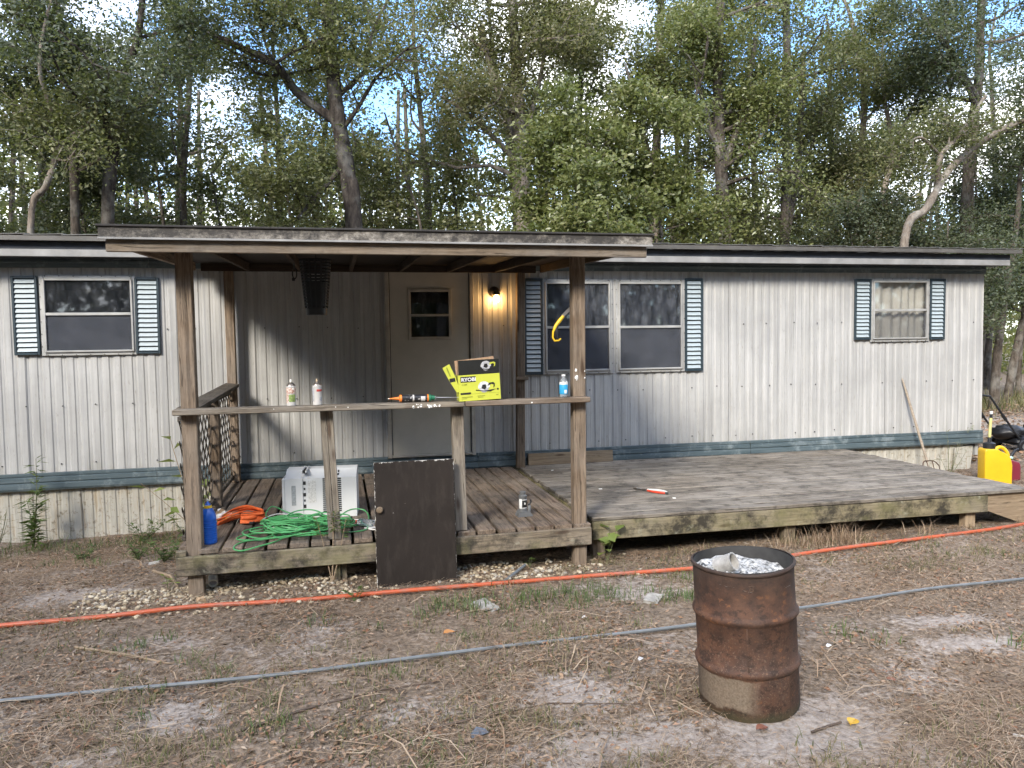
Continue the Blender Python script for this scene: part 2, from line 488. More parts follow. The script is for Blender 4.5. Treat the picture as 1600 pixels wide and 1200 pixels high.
def holder(name, loc, rot=(0, 0, 0)):
    o = bpy.data.objects.new(name, None)
    o.empty_display_size = 0.1
    COL.objects.link(o); o.location = loc; o.rotation_euler = rot
    WL[o.name] = Vector(loc)
    return o

def tag(o, label=None, cat=None, group=None, kind=None):
    if label: o['label'] = label
    if cat: o['category'] = cat
    if group: o['group'] = group
    if kind: o['kind'] = kind
    return o

_bcache = {}
def board(name, p0, p1, w, t, mat, parent, up=(0, 0, 1), ch=0.004):
    """a plank from p0 to p1 (centre line): local X along it, Y its width, Z its thickness"""
    p0, p1 = Vector(p0), Vector(p1)
    L = (p1 - p0).length
    key = (round(L, 3), round(w, 4), round(t, 4), ch, mat.name)
    me = _bcache.get(key)
    if me is None:
        me = MB().cbox((0, 0, 0), (L, w, t), ch).mesh('board')
        me.materials.append(mat); _bcache[key] = me
    x = (p1 - p0).normalized(); z = Vector(up); z = (z - x * z.dot(x)).normalized(); y = z.cross(x)
    o = bpy.data.objects.new(name, me); COL.objects.link(o)
    c = (p0 + p1) / 2
    WL[o.name] = c.copy()
    o.rotation_euler = Matrix((x, y, z)).transposed().to_euler()
    if parent is not None:
        o.parent = parent; c = c - WL[parent.name]
    o.location = c
    return o

def np_mesh(name, verts, tris, mat, smooth=False):
    me = bpy.data.meshes.new(name)
    verts = np.asarray(verts, np.float32); tris = np.asarray(tris, np.int32)
    k = tris.shape[1]
    me.vertices.add(len(verts)); me.vertices.foreach_set('co', verts.ravel())
    me.loops.add(tris.size); me.loops.foreach_set('vertex_index', tris.ravel())
    me.polygons.add(len(tris))
    me.polygons.foreach_set('loop_start', np.arange(0, tris.size, k, dtype=np.int32))
    if smooth: me.polygons.foreach_set('use_smooth', np.ones(len(tris), bool))
    me.update(calc_edges=True); me.validate()
    me.materials.append(mat)
    return me

def unit(a): return a / np.maximum(np.linalg.norm(a, axis=1, keepdims=True), 1e-9)

def leaf_mesh(name, cen, axis, nrm, length, width, mat, fold=0.18):
    """many small leaf faces: each a folded lozenge of two triangles"""
    axis = unit(axis); side = unit(np.cross(nrm, axis)); nn = np.cross(axis, side)
    L = np.asarray(length)[:, None]; W = np.asarray(width)[:, None]
    a = cen - axis * L / 2; b = cen + axis * L / 2
    mid = cen - axis * L * 0.05
    l = mid + side * W / 2 + nn * W * fold; r = mid - side * W / 2 + nn * W * fold
    n = len(cen)
    v = np.stack([a, l, b, r], 1).reshape(-1, 3)
    i = (np.arange(n) * 4)[:, None]
    f = np.concatenate([i + [0, 3, 2], i + [0, 2, 1]], 1).reshape(-1, 3)
    return np_mesh(name, v, f, mat)

def vnoise(x, y, s, seed=0):
    """value noise on numpy arrays, 0..1"""
    x = np.asarray(x, float) * s + seed * 17.3; y = np.asarray(y, float) * s + seed * 9.1
    xi, yi = np.floor(x), np.floor(y); fx, fy = x - xi, y - yi
    fx = fx * fx * (3 - 2 * fx); fy = fy * fy * (3 - 2 * fy)
    def h(a, b):
        q = np.sin(a * 127.1 + b * 311.7 + seed * 74.7) * 43758.5453
        return q - np.floor(q)
    return (h(xi, yi) * (1 - fx) + h(xi + 1, yi) * fx) * (1 - fy) + (h(xi, yi + 1) * (1 - fx) + h(xi + 1, yi + 1) * fx) * fy
def fbm(x, y, s, seed=0, o=4):
    r, a, t = 0, 0.5, 0
    for k in range(o):
        r = r + a * vnoise(x, y, s * 2 ** k, seed + k); t += a; a *= 0.5
    return r / t
def sstep(a, b, x):
    t = np.clip((np.asarray(x, float) - a) / (b - a), 0, 1); return t * t * (3 - 2 * t)

# ------------------------------------------------------------------ ground
SAND = [(1.15, 3.8, 0.40, 0.22, 0.75), (0.3, 3.75, 0.3, 0.16, 0.5), (2.9, 3.5, 0.5, 0.22, 0.6), (3.8, 4.2, 0.5, 0.16, 0.6), (-0.8, 4.0, 0.3, 0.2, 0.7),
        (3.7, 3.75, 0.5, 0.18, 0.7), (-1.2, 3.6, 0.3, 0.2, 0.6), (1.2, 3.25, 0.6, 0.2, 0.6), (2.15, 3.15, 0.5, 0.22, 0.8), (2.1, 5.15, 0.35, 0.15, 0.6),
        (-0.2, 3.2, 0.4, 0.2, 0.6), (-1.9, 6.2, 0.35, 0.15, 0.6), (0.4, 2.7, 0.7, 0.25, 0.45), (13.5, 13.3, 4.5, 1.0, 1.6)]
def sand_amt(x, y):
    s = np.zeros_like(np.asarray(x, float))
    for cx, cy, rx, ry, a in SAND:
        s = s + a * np.exp(-(((x - cx) / rx) ** 2 + ((y - cy) / ry) ** 2))
    s = s * (0.45 + 1.7 * fbm(x, y, 5.5, 3)) + 1.5 * (fbm(x, y, 1.5, 8) - 0.47)
    return np.clip(s, 0, 1)
def ground_z(x, y):
    x = np.asarray(x, float); y = np.asarray(y, float)
    dip = -0.20 * sstep(6.4, 8.6, y) * sstep(2.0, -3.0, x)
    near = sstep(40, 15, np.hypot(x, y))
    rough = (fbm(x, y, 0.5, 1) - 0.5) * 0.07 + (fbm(x, y, 2.3, 2) - 0.5) * 0.06
    return dip + rough * near

def axis_pts(lo, hi, fine, far, grow=1.18):
    a = list(np.arange(lo, hi + 1e-6, fine)); s = fine
    while a[-1] < far: s *= grow; a.append(a[-1] + s)
    s = fine
    while a[0] > -far: s *= grow; a.insert(0, a[0] - s)
    return np.array(a)
gx = axis_pts(-4.5, 8.5, 0.055, 260); gy = axis_pts(2.2, 9.2, 0.055, 260)
GX, GY = np.meshgrid(gx, gy)
GZ = ground_z(GX, GY) + (fbm(GX, GY, 9.0, 5, 2) - 0.5) * 0.022 * sstep(30, 10, np.hypot(GX, GY))
gv = np.stack([GX, GY, GZ], -1).reshape(-1, 3)
nx, ny = len(gx), len(gy)
ii = (np.arange(ny - 1)[:, None] * nx + np.arange(nx - 1)[None, :]).ravel()
gf = np.stack([ii, ii + 1, ii + nx + 1, ii + nx], 1)

def ground_mat():
    t = NT('litter_strewn_soil')
    p = t.pos()
    n1 = t.noise(p, 1.3, 6, 0.6); n2 = t.noise(p, 26, 8, 0.72); n3 = t.noise(p, 110, 4, 0.7)
    soil = t.ramp(n2, [(0.30, (0.048, 0.034, 0.024)), (0.5, (0.205, 0.155, 0.113)), (0.70, (0.38, 0.305, 0.235))])
    soil = t.mix(t.ramp(n1, [(0.4, 0.0), (0.7, 0.5)]), soil, t.ramp(n2, [(0.3, (0.05, 0.04, 0.03)), (0.7, (0.17, 0.14, 0.11))]))
    sand = t.ramp(n2, [(0.28, (0.18, 0.148, 0.124)), (0.5, (0.37, 0.32, 0.28)), (0.68, (0.50, 0.45, 0.405))])
    nm = t.noise(p, 7.5, 5, 0.6)
    s = t.math('ADD', t.math('MULTIPLY', t.attr('sand'), 0.85), t.math('ADD', t.math('MULTIPLY', t.math('SUBTRACT', n2, 0.5), 1.7), t.math('MULTIPLY', t.math('SUBTRACT', nm, 0.5), 1.2)))
    c = t.mix(t.ramp(s, [(0.22, 0.0), (0.68, 0.85)]), soil, sand)
    v = t.voronoi(p, 60, out='Color')
    c = t.mix(t.ramp(t.sep(v)[0], [(0.86, 0.0), (0.90, 0.5)]), c, (0.33, 0.24, 0.16))
    t.set(col=c, rough=0.95, spec=0.15)
    t.bump(t.math('ADD', n2, t.math('MULTIPLY', n3, 0.4)), 0.9, 0.02)
    return t.m
g_me = np_mesh('ground', gv, gf, ground_mat(), True)
at = g_me.attributes.new('sand', 'FLOAT', 'POINT')
at.data.foreach_set('value', sand_amt(gv[:, 0], gv[:, 1]).astype(np.float32))
tag(obj('ground', g_me), kind='structure')

# ------------------------------------------------------------------ mobile home
WALL_Y = 8.95
home = holder('mobile_home', (2.6, WALL_Y, -0.2))
tag(home, 'long white corrugated metal mobile home with blue trim bands and louvred shutters', 'mobile home')
OPEN = [(-3.01, -2.14, 1.80, 2.58), (2.41, 3.24, 1.48, 2.56), (3.34, 4.19, 1.48, 2.56), (6.91, 7.76, 1.81, 2.59), (0.56, 1.50, 0.55, 2.68)]
PER = 0.115
PROF = [(0.0, 0.0), (0.011, 0.009), (0.030, 0.009), (0.036, 0.011), (0.041, 0.009), (0.046, 0.009), (0.057, 0.0)]
def prof_xs(x0, x1):
    out = [x0]
    k = math.floor(x0 / PER)
    while k * PER < x1:
        for a, d in PROF:
            x = k * PER + a
            if x0 + 1e-4 < x < x1 - 1e-4: out.append(x)
        k += 1
    out.append(x1); return out
def prof_y(x):
    a = x % PER
    P = PROF + [(PER, 0.0)]
    for (a0, d0), (a1, d1) in zip(P, P[1:]):
        if a0 <= a <= a1: return d0 + (d1 - d0) * (a - a0) / max(1e-9, a1 - a0)
    return 0.0
Z0, Z1 = 0.50, 2.72
def siding_cell(mb, x0, x1, z0, z1, yo):
    xs = prof_xs(x0, x1)
    n = max(2, int((z1 - z0) / 0.28) + 1)
    zs = [z0 + (z1 - z0) * k / (n - 1) for k in range(n)]
    vs = []
    for z in zs:
        for x in xs:
            w = 0.0035 * math.sin(x * 3.1 + z * 2.3) + 0.0022 * math.sin(x * 9.0 - z * 4.1)
            vs.append((x, WALL_Y + yo + prof_y(x) + w, z))
    m = len(xs)
    mb.add(vs, [(j * m + i, j * m + i + 1, (j + 1) * m + i + 1, (j + 1) * m + i) for j in range(n - 1) for i in range(m - 1)])
edges = [-5.52 + 1.15 * k for k in range(13)]; edges[-1] = 8.68
edges = [e for e in edges if e < 8.6] + [8.68]
for k, (a, b) in enumerate(zip(edges, edges[1:])):
    mb = MB(); yo = 0.0 if k % 2 else 0.005
    cuts = sorted({a, b} | {e for o in OPEN for e in o[:2] if a < e < b})
    for c0, c1 in zip(cuts, cuts[1:]):
        zr = [(Z0, Z1)]
        for o in OPEN:
            if o[0] < (c0 + c1) / 2 < o[1]: zr = [(Z0, o[2]), (o[3], Z1)]
        for za, zb in zr: siding_cell(mb, c0, c1 + (0.012 if c1 == b and b < 8.6 else 0), za, zb, yo)
    pc = Vector(((a + b) / 2, WALL_Y, Z0))
    mb.v = [tuple(Vector(p) - pc) for p in mb.v]
    obj('siding_panel', mb, M['siding'], home, pc)
# siding screws
mb = MB()
for z, st in ((0.62, 0.30), (1.24, 0.345), (2.04, 0.345)):
    x = -5.3
    while x < 8.6:
        xx = x + rng.uniform(-0.04, 0.04); zz = z + rng.uniform(-0.012, 0.012)
        if not any(o[0] - 0.28 < xx < o[1] + 0.28 and o[2] - 0.05 < zz < o[3] + 0.05 for o in OPEN) and rng.random() > 0.12:
            mb.lathe([(0.0, -0.010), (0.006, -0.009), (0.008, 0.0)], 6, (xx, WALL_Y - 0.002, zz), 'Y')
        x += st
tag(obj('siding_screws', mb, M['screw'], home, (0, 0, 0)), kind='stuff')
# trim bands: ribbed profiles run along the wall
def band(name, x0, x1, prof, mat):
    xs = np.linspace(x0, x1, max(2, int((x1 - x0) / 0.45)))
    mb = MB(); n = len(prof); vs = []
    for x in xs:
        for y, z in prof: vs.append((x, WALL_Y + y + 0.002 * math.sin(x * 5 + z * 9), z + 0.003 * math.sin(x * 2.1)))
    mb.add(vs, [(i * n + k, (i + 1) * n + k, (i + 1) * n + k + 1, i * n + k + 1) for i in range(len(xs) - 1) for k in range(n - 1)])
    c = Vector(((x0 + x1) / 2, WALL_Y, prof[0][1])); mb.v = [tuple(Vector(p) - c) for p in mb.v]
    return obj(name, mb, mat, home, c)
low = [(-0.004, 0.538), (-0.022, 0.534), (-0.022, 0.505), (-0.012, 0.498), (-0.026, 0.488), (-0.026, 0.445), (-0.012, 0.436), (-0.028, 0.426), (-0.030, 0.375), (-0.018, 0.352), (0.05, 0.345)]
high = [(0.0, 2.69), (-0.018, 2.692), (-0.020, 2.735), (-0.032, 2.745), (-0.032, 2.762), (-0.018, 2.772), (-0.018, 2.86)]
x = -5.52
while x < 8.6:
    x1 = min(8.69, x + 3.55)
    if x1 > 8.3: x1 = 8.69
    band('lower_trim', x, x1 - 0.004, low, M['trim'])
    band('upper_trim', x, x1 - 0.004, high, M['trim'])
    x = x1
# skirting panels below the lower trim
x = -5.52; k = 0
while x < 8.3:
    x1 = min(x + 0.92, 8.42)
    mb = MB(); xs = prof_xs(x, x1 + 0.01)
    lean = 0.02 * math.sin(k * 2.3)
    vs = [(q, WALL_Y + 0.035 + prof_y(q) + (lean + 0.03) * (0 if z > 0.2 else 1) * 0.4 + (0.002 if k % 2 else 0), z) for z in (-0.32, 0.05, 0.36) for q in xs]
    m = len(xs)
    mb.add(vs, [(j * m + i, j * m + i + 1, (j + 1) * m + i + 1, (j + 1) * m + i) for j in range(2) for i in range(m - 1)])
    c = Vector((x, WALL_Y, -0.3)); mb.v = [tuple(Vector(p) - c) for p in mb.v]
    obj('skirting_panel', mb, M['skirt'], home, c)
    x = x1; k += 1
# loose bent sheet at the right corner
mb = MB().add([(8.22, 8.93, -0.05), (8.52, 8.97, -0.05), (8.60, 9.0, 0.32), (8.24, 8.94, 0.30), (8.225, 8.95, -0.05), (8.525, 8.99, -0.05), (8.605, 9.02, 0.32), (8.245, 8.96, 0.30)],
              [(0, 1, 2, 3), (7, 6, 5, 4), (0, 4, 5, 1), (1, 5, 6, 2), (2, 6, 7, 3), (3, 7, 4, 0)])
c = Vector((8.3, 8.95, 0)); mb.v = [tuple(Vector(p) - c) for p in mb.v]
tag(obj('skirting_panel', mb, M['skirt'], home, c), 'bent cream skirting sheet hanging loose at the right corner')
# shell
for nm, c, s in (('end_wall', (8.655, 10.9, 1.5), (0.05, 3.80, 2.64)), ('end_wall', (-5.5, 10.9, 1.5), (0.05, 3.80, 2.64)), ('back_wall', (1.58, 12.83, 1.3), (14.2, 0.05, 3.0)),
                 ('floor', (1.58, 10.92, 0.31), (14.1, 3.7, 0.08)), ('ceiling', (1.58, 10.92, 2.74), (14.1, 3.7, 0.04)), ('partition', (5.3, 10.9, 1.5), (0.06, 3.6, 2.4)),
                 ('partition', (-0.9, 10.9, 1.5), (0.06, 3.6, 2.4)), ('partition', (2.2, 10.9, 1.5), (0.06, 3.6, 2.4))):
    obj(nm, MB().box((0, 0, 0), s), M['siding'] if 'wall' in nm else M['interior'], home, c)
mb = MB().prism([(8.98, 2.66), (12.85, 2.66), (12.85, 3.06), (10.9, 3.12), (8.98, 2.95)], -0.02, 0.02, 'YZ')
for xx in (8.63, -5.48): obj('gable_end', MB().add(mb.v, mb.f), M['siding'], home, (xx, 0, 0))
# eaves
board('eave_trim', (-5.7, 8.66, 2.812), (1.5, 8.66, 2.812), 0.074, 0.022, M['white_board'], home, up=(0, -1, 0))
board('eave_trim', (1.504, 8.66, 2.812), (8.80, 8.66, 2.812), 0.074, 0.022, M['white_board'], home, up=(0, -1, 0))
board('eave_board', (-5.7, 8.70, 2.888), (8.84, 8.70, 2.888), 0.078, 0.022, M['dark_gap'], home, up=(0, -1, 0))
board('soffit', (-5.7, 8.80, 2.792), (8.80, 8.80, 2.792), 0.26, 0.012, M['dark_gap'], home)
board('roof_flashing', (-5.8, 8.615, 2.955), (8.95, 8.615, 2.955), 0.052, 0.016, M['roof_edge'], home, up=(0, -1, 0))
# roof sheets: each laps over the next
xx = -5.8; k = 0
while xx < 8.9:
    w = 0.345
    tilt = rad(1.7)
    for y0, z0, y1, z1 in ((8.60, 2.992, 10.9, 3.17), (13.15, 3.06, 10.92, 3.17)):
        p0, p1 = (xx + w / 2, y0, z0 + rng.uniform(-0.002, 0.003)), (xx + w / 2, y1, z1)
        upd = Vector((-math.sin(tilt), 0, math.cos(tilt)))
        board('roof_sheet', p0, p1, w + 0.02, 0.008, M['roof_metal'], home, up=upd, ch=0.001)
    xx += w; k += 1
board('roof_ridge', (-5.8, 10.91, 3.19), (8.98, 10.91, 3.19), 0.3, 0.02, M['roof_metal'], home)

# ---- windows
def window(x0, x1, z0, z1, zr, upper, lower, curtain=None, shade=None):
    cx, cz = (x0 + x1) / 2, (z0 + z1) / 2
    mb = MB(); fw, yf = 0.034, -0.016
    W, H = x1 - x0, z1 - z0
    for dx in (-1, 1): mb.cbox((dx * (W / 2 + 0.010), yf, 0), (0.042, 0.014, H + 0.06), 0.003)
    for dz in (-1, 1): mb.cbox((0, yf - 0.001, dz * (H / 2 + 0.010)), (W - 0.03, 0.014, 0.042), 0.003)
    for dx in (-1, 1): mb.cbox((dx * (W / 2 - 0.014), yf - 0.012, 0), (0.020, 0.030, H - 0.01), 0.003)
    for dz in (-1, 1): mb.cbox((0, yf - 0.013, dz * (H / 2 - 0.014)), (W - 0.049, 0.030, 0.020), 0.003)
    win = obj('window', mb, M['alu'], home, (cx, WALL_Y, cz))
    obj('meeting_rail', MB().cbox((0, 0, 0), (W - 0.05, 0.028, 0.030), 0.003), M['alu'], win, (cx, WALL_Y - 0.027, zr))
    sc = MB()
    for i in range(7):
        for dz in (-1, 1): sc.lathe([(0, -0.004), (0.005, -0.003), (0.006, 0)], 6, ((i - 3) * W / 6.4, -0.0245, dz * (H / 2 + 0.022)), 'Y')
    for i in range(6):
        for dx in (-1, 1): sc.lathe([(0, -0.004), (0.005, -0.003), (0.006, 0)], 6, (dx * (W / 2 + 0.024), -0.0245, (i - 2.5) * H / 6), 'Y')
    tag(obj('frame_screws', sc, M['screw'], win, (cx, WALL_Y, cz)), kind='stuff')
    for nm, za, zb, mt, yy in (('upper_pane', zr + 0.014, z1 - 0.022, upper, -0.018), ('lower_pane', z0 + 0.022, zr - 0.014, lower, -0.008)):
        obj(nm, MB().box((0, 0, 0), (W - 0.05, 0.004, zb - za)), mt, win, (cx, WALL_Y + yy, (za + zb) / 2))
    if lower is not M['glass_clean'] or True:
        obj('insect_screen', MB().box((0, 0, 0), (W - 0.052, 0.001, zr - z0 - 0.036)), M['screen_thin'] if upper is M['glass_clean'] else M['screen_mesh'], win, (cx, WALL_Y - 0.022, (z0 + zr) / 2))
    # reveal so that the wall has thickness
    rv = MB()
    for dx in (-1, 1): rv.box((dx * (W / 2 + 0.008), 0.05, 0), (0.014, 0.10, H + 0.03))
    for dz in (-1, 1): rv.box((0, 0.05, dz * (H / 2 + 0.008)), (W, 0.099, 0.014))
    obj('window_reveal', rv, M['interior'], win, (cx, WALL_Y, cz))
    if curtain:
        mb = MB(); n = 70; vs = []
        for z in (-H / 2 - 0.05, 0, H / 2 + 0.02):
            for i in range(n):
                u = i / (n - 1)
                vs.append(((u - 0.5) * (W + 0.12), (0.055 if curtain is M['curtain_pale'] else 0.09) + 0.016 * math.sin(u * 46 + 1.3 * math.sin(u * 9)) + 0.01 * math.sin(u * 17 + z * 3), z))
        mb.add(vs, [(j * n + i, j * n + i + 1, (j + 1) * n + i + 1, (j + 1) * n + i) for j in range(2) for i in range(n - 1)])
        obj('curtain', mb, curtain, win, (cx, WALL_Y, cz), smooth=True)
    return win
M['curtain_pale'] = simple('pale_curtain', (0.66, 0.63, 0.55), 0.9, 0, 0.12, 5)
M['curtain_grey'] = simple('grey_curtain', (0.22, 0.225, 0.235), 0.9, 0, 0.35, 7)
window(*OPEN[0], 2.205, M['glass'], M['glass'])
window(*OPEN[1], 2.015, M['glass_hazy'], M['glass'], M['curtain_grey'])
window(*OPEN[2], 2.01, M['glass_hazy'], M['glass_hazy'], M['curtain_grey'])
window(*OPEN[3], 2.20, M['glass_clean'], M['glass_clean'], M['curtain_pale'])

# ---- shutters: a frame with slats tilted to the sky
def shutter(x0, x1, z0, z1, n, smat):
    W, H = x1 - x0, z1 - z0; cx, cz = (x0 + x1) / 2, (z0 + z1) / 2
    mb = MB()
    for dx in (-1, 1): mb.cbox((dx * (W / 2 - 0.013), 0, 0), (0.026, 0.030, H), 0.004)
    for dz in (-1, 1): mb.cbox((0, 0.0005, dz * (H / 2 - 0.012)), (W - 0.05, 0.030, 0.024), 0.004)
    mb.box((0, 0.012, 0), (W - 0.051, 0.004, H - 0.05))
    sh = obj('shutter', mb, M['shutter'], home, (cx, WALL_Y - 0.019, cz), rot=(0, rad(rng.uniform(-0.5, 0.5)), 0))
    pitchz = (H - 0.056) / n
    key = ('slat', round(W, 3), round(pitchz, 3), smat.name)
    if key not in _bcache:
        me = MB().cbox((0, 0, 0), (W - 0.054, 0.005, pitchz * 0.80), 0.0015, Matrix.Rotation(rad(-24), 3, 'X')).mesh('slat')
        me.materials.append(smat); _bcache[key] = me
    for i in range(n):
        o = bpy.data.objects.new('slat', _bcache[key]); COL.objects.link(o); o.parent = sh
        o.location = (0, -0.001, -H / 2 + 0.028 + pitchz * (i + 0.5))
for a in ((-3.30, -3.055, 1.78, 2.60, 15, 'slat'), (-2.125, -1.88, 1.775, 2.59, 15, 'slat'), (2.155, 2.385, 1.45, 2.60, 20, 'slat'), (4.225, 4.465, 1.45, 2.61, 20, 'slat'),
          (6.64, 6.885, 1.81, 2.61, 15, 'slat'), (7.795, 8.035, 1.80, 2.62, 15, 'slat')):
    shutter(*a[:5], M[a[5]])

# ---- entrance door
dx0, dx1, dz0, dz1 = 0.56, 1.50, 0.55, 2.68
wx0, wx1, wz0, wz1 = 0.80, 1.26, 1.91, 2.45
mb = MB(); yd = WALL_Y - 0.008
for a, b, c, d in ((dx0, wx0, dz0, dz1), (wx1, dx1, dz0, dz1), (wx0, wx1, dz0, wz0), (wx0, wx1, wz1, dz1)):
    mb.box(((a + b) / 2 - 1.03, 0, (c + d) / 2 - 0.55), (b - a - 0.0, 0.035, d - c))
door = obj('door', mb, M['door'], home, (1.03, yd, 0.55))
fr = MB()
for s in (-1, 1): fr.cbox((s * 0.49, -0.012, 1.07), (0.048, 0.06, 2.20), 0.006)
fr.cbox((0, -0.013, 2.158), (0.935, 0.06, 0.05), 0.006)
fr.cbox((0, -0.012, -0.012), (0.935, 0.07, 0.022), 0.004)
obj('door_frame', fr, M['door_trim'], door, (1.03, yd, 0.55))
st = MB()
for s in (-1, 1): st.box((s * 0.4605, -0.024, 1.065), (0.008, 0.008, 2.11))
st.box((0, -0.024, 2.126), (0.90, 0.008, 0.008))
obj('weather_strip', st, M['dark_gap'], door, (1.03, yd, 0.55))
wf = MB(); W, H = wx1 - wx0, wz1 - wz0
for s in (-1, 1): wf.cbox((s * (W / 2 + 0.006), -0.024, 0), (0.034, 0.02, H + 0.05), 0.004)
for s in (-1, 1): wf.cbox((0, -0.025, s * (H / 2 + 0.006)), (W - 0.022, 0.02, 0.034), 0.004)
wf.cbox((0, -0.026, -0.01), (W - 0.023, 0.02, 0.026), 0.004)
dw = obj('window_frame', wf, M['door_trim'], door, (1.03, yd, (wz0 + wz1) / 2))
for za, zb in ((wz0, 2.157), (2.183, wz1)):
    obj('pane', MB().box((0, 0, 0), (W, 0.004, zb - za)), M['glass'], door, (1.03, yd - 0.004, (za + zb) / 2))
hn = MB().lathe([(0, -0.06), (0.022, -0.055), (0.028, -0.04), (0.020, -0.025), (0.012, -0.02), (0.012, 0.0)], 14, (0, 0, 0), 'Y')
obj('door_knob', hn, M['alu'], door, (1.44, yd - 0.018, 1.42), smooth=True)

# ------------------------------------------------------------------ porch
FZ = 0.36
porch = holder('porch', (0.4, 7.4, 0.0))
tag(porch, 'roofed wooden porch with weathered posts and railing in front of the entrance door', 'porch')
xx = -1.205; k = 0
while xx < 1.93:
    w = 0.140 + rng.uniform(-0.002, 0.002)
    z = FZ - 0.019 + rng.uniform(-0.002, 0.002)
    y0 = 5.925 + rng.uniform(-0.008, 0.008)
    if k == 0: y0 = 6.05
    board('deck_board', (xx + w / 2, y0, z), (xx + w / 2 + rng.uniform(-0.004, 0.004), 8.905, z), w, 0.038, M['deck_brown'], porch, ch=0.005)
    xx += w + 0.0185 + rng.uniform(-0.004, 0.004); k += 1
board('front_beam', (-1.20, 5.905, 0.247), (1.965, 5.905, 0.262), 0.142, 0.038, M['beam'], porch, up=(0, -1, 0), ch=0.006)
board('corner_block', (-1.20, 5.93, 0.338), (-1.13, 5.93, 0.338), 0.05, 0.04, M['beam'], porch)
board('rim_joist', (-1.19, 5.94, 0.245), (-1.19, 8.86, 0.245), 0.14, 0.038, M['beam'], porch, up=(1, 0, 0))
board('rim_joist', (1.95, 5.94, 0.245), (1.95, 8.86, 0.245), 0.14, 0.038, M['beam'], porch, up=(1, 0, 0))
for yy in (6.9, 7.9, 8.8): board('joist', (-1.15, yy, 0.245), (1.92, yy, 0.245), 0.14, 0.038, M['beam'], porch, up=(0, 1, 0))
# roof posts
board('post', (-1.075, 5.985, -0.06), (-1.085, 5.985, 2.54), 0.108, 0.10, M['wood_post'], porch, up=(0, -1, 0), ch=0.006)
board('post', (1.885, 5.985, -0.05), (1.890, 5.985, 2.54), 0.104, 0.10, M['wood_post'], porch, up=(0, -1, 0), ch=0.006)
board('post', (-1.145, 8.80, 0.362), (-1.15, 8.80, 2.67), 0.095, 0.09, M['wood_post'], porch, up=(0, -1, 0), ch=0.006)
board('post', (2.055, 8.80, 0.362), (2.085, 8.80, 2.67), 0.095, 0.09, M['wood_post'], porch, up=(0, -1, 0), ch=0.006)
board('post', (-1.145, 7.48, 0.362), (-1.145, 7.48, 1.37), 0.095, 0.09, M['wood_post'], porch, up=(0, -1, 0), ch=0.006)
# railing
board('railing_post', (-0.095, 5.995, 0.362), (-0.135, 5.995, 1.353), 0.046, 0.085, M['wood_grey'], porch, up=(0, -1, 0))
board('railing_post', (-0.046, 5.99, 0.362), (-0.087, 5.99, 1.353), 0.046, 0.088, M['wood_grey'], porch, up=(0, -1, 0))
board('railing_post', (0.905, 5.992, 0.362), (0.890, 5.992, 1.353), 0.092, 0.088, M['wood_grey'], porch, up=(0, -1, 0))
board('hand_rail', (-1.175, 5.90, 1.378), (0.93, 5.90, 1.374), 0.14, 0.042, M['wood_grey'], porch, ch=0.006)
board('hand_rail', (0.935, 5.90, 1.376), (1.945, 5.90, 1.380), 0.14, 0.042, M['wood'], porch, ch=0.006)
board('hand_rail', (-1.12, 6.05, 1.372), (-1.14, 8.74, 1.425), 0.14, 0.035, M['lattice'], porch, up=(0.12, 0, 1))
board('rail_stub', (2.00, 8.735, 1.42), (2.15, 8.735, 1.42), 0.038, 0.038, M['wood_post'], porch)
board('understrut', (-0.06, 6.0, -0.05), (-0.06, 6.0, 0.176), 0.045, 0.08, M['beam'], porch, up=(0, -1, 0))
board('understrut', (-0.01, 6.03, -0.05), (-0.01, 6.03, 0.176), 0.045, 0.08, M['beam'], porch, up=(0, -1, 0))
# splashes of white paint on rail and post
M['paint'] = simple('white_paint_splash', (0.75, 0.74, 0.70), 0.7, 0, 0.15)
def splash(host, pts, plane, t0, t1):
    mb = MB()
    for cx, cz, r in pts:
        n = 9; a0 = rng.uniform(0, 6)
        poly = [(cx + r * rng.uniform(0.5, 1.2) * math.cos(a0 + q * 2 * math.pi / n), cz + r * rng.uniform(0.6, 1.5) * math.sin(a0 + q * 2 * math.pi / n)) for q in range(n)]
        mb.prism(poly, t0, t1, plane)
    return obj('paint_splash', mb, M['paint'], porch, (0, 0, 0))
splash(porch, [(1.855, 1.615, 0.010), (1.86, 1.56, 0.016), (1.862, 1.535, 0.006), (1.93, 1.605, 0.006), (1.93, 1.55, 0.006), (1.868, 1.548, 0.008)], 'XZ', 5.9305, 5.934)
splash(porch, [(0.62 + rng.uniform(-0.11, 0.12), 1.374 + rng.uniform(-0.014, 0.014), rng.uniform(0.003, 0.012)) for _ in range(14)] + [(1.46, 1.372, 0.007), (-0.04, 1.385, 0.004), (0.05, 1.38, 0.005), (-0.48, 1.384, 0.003)], 'XZ', 5.826, 5.8295)
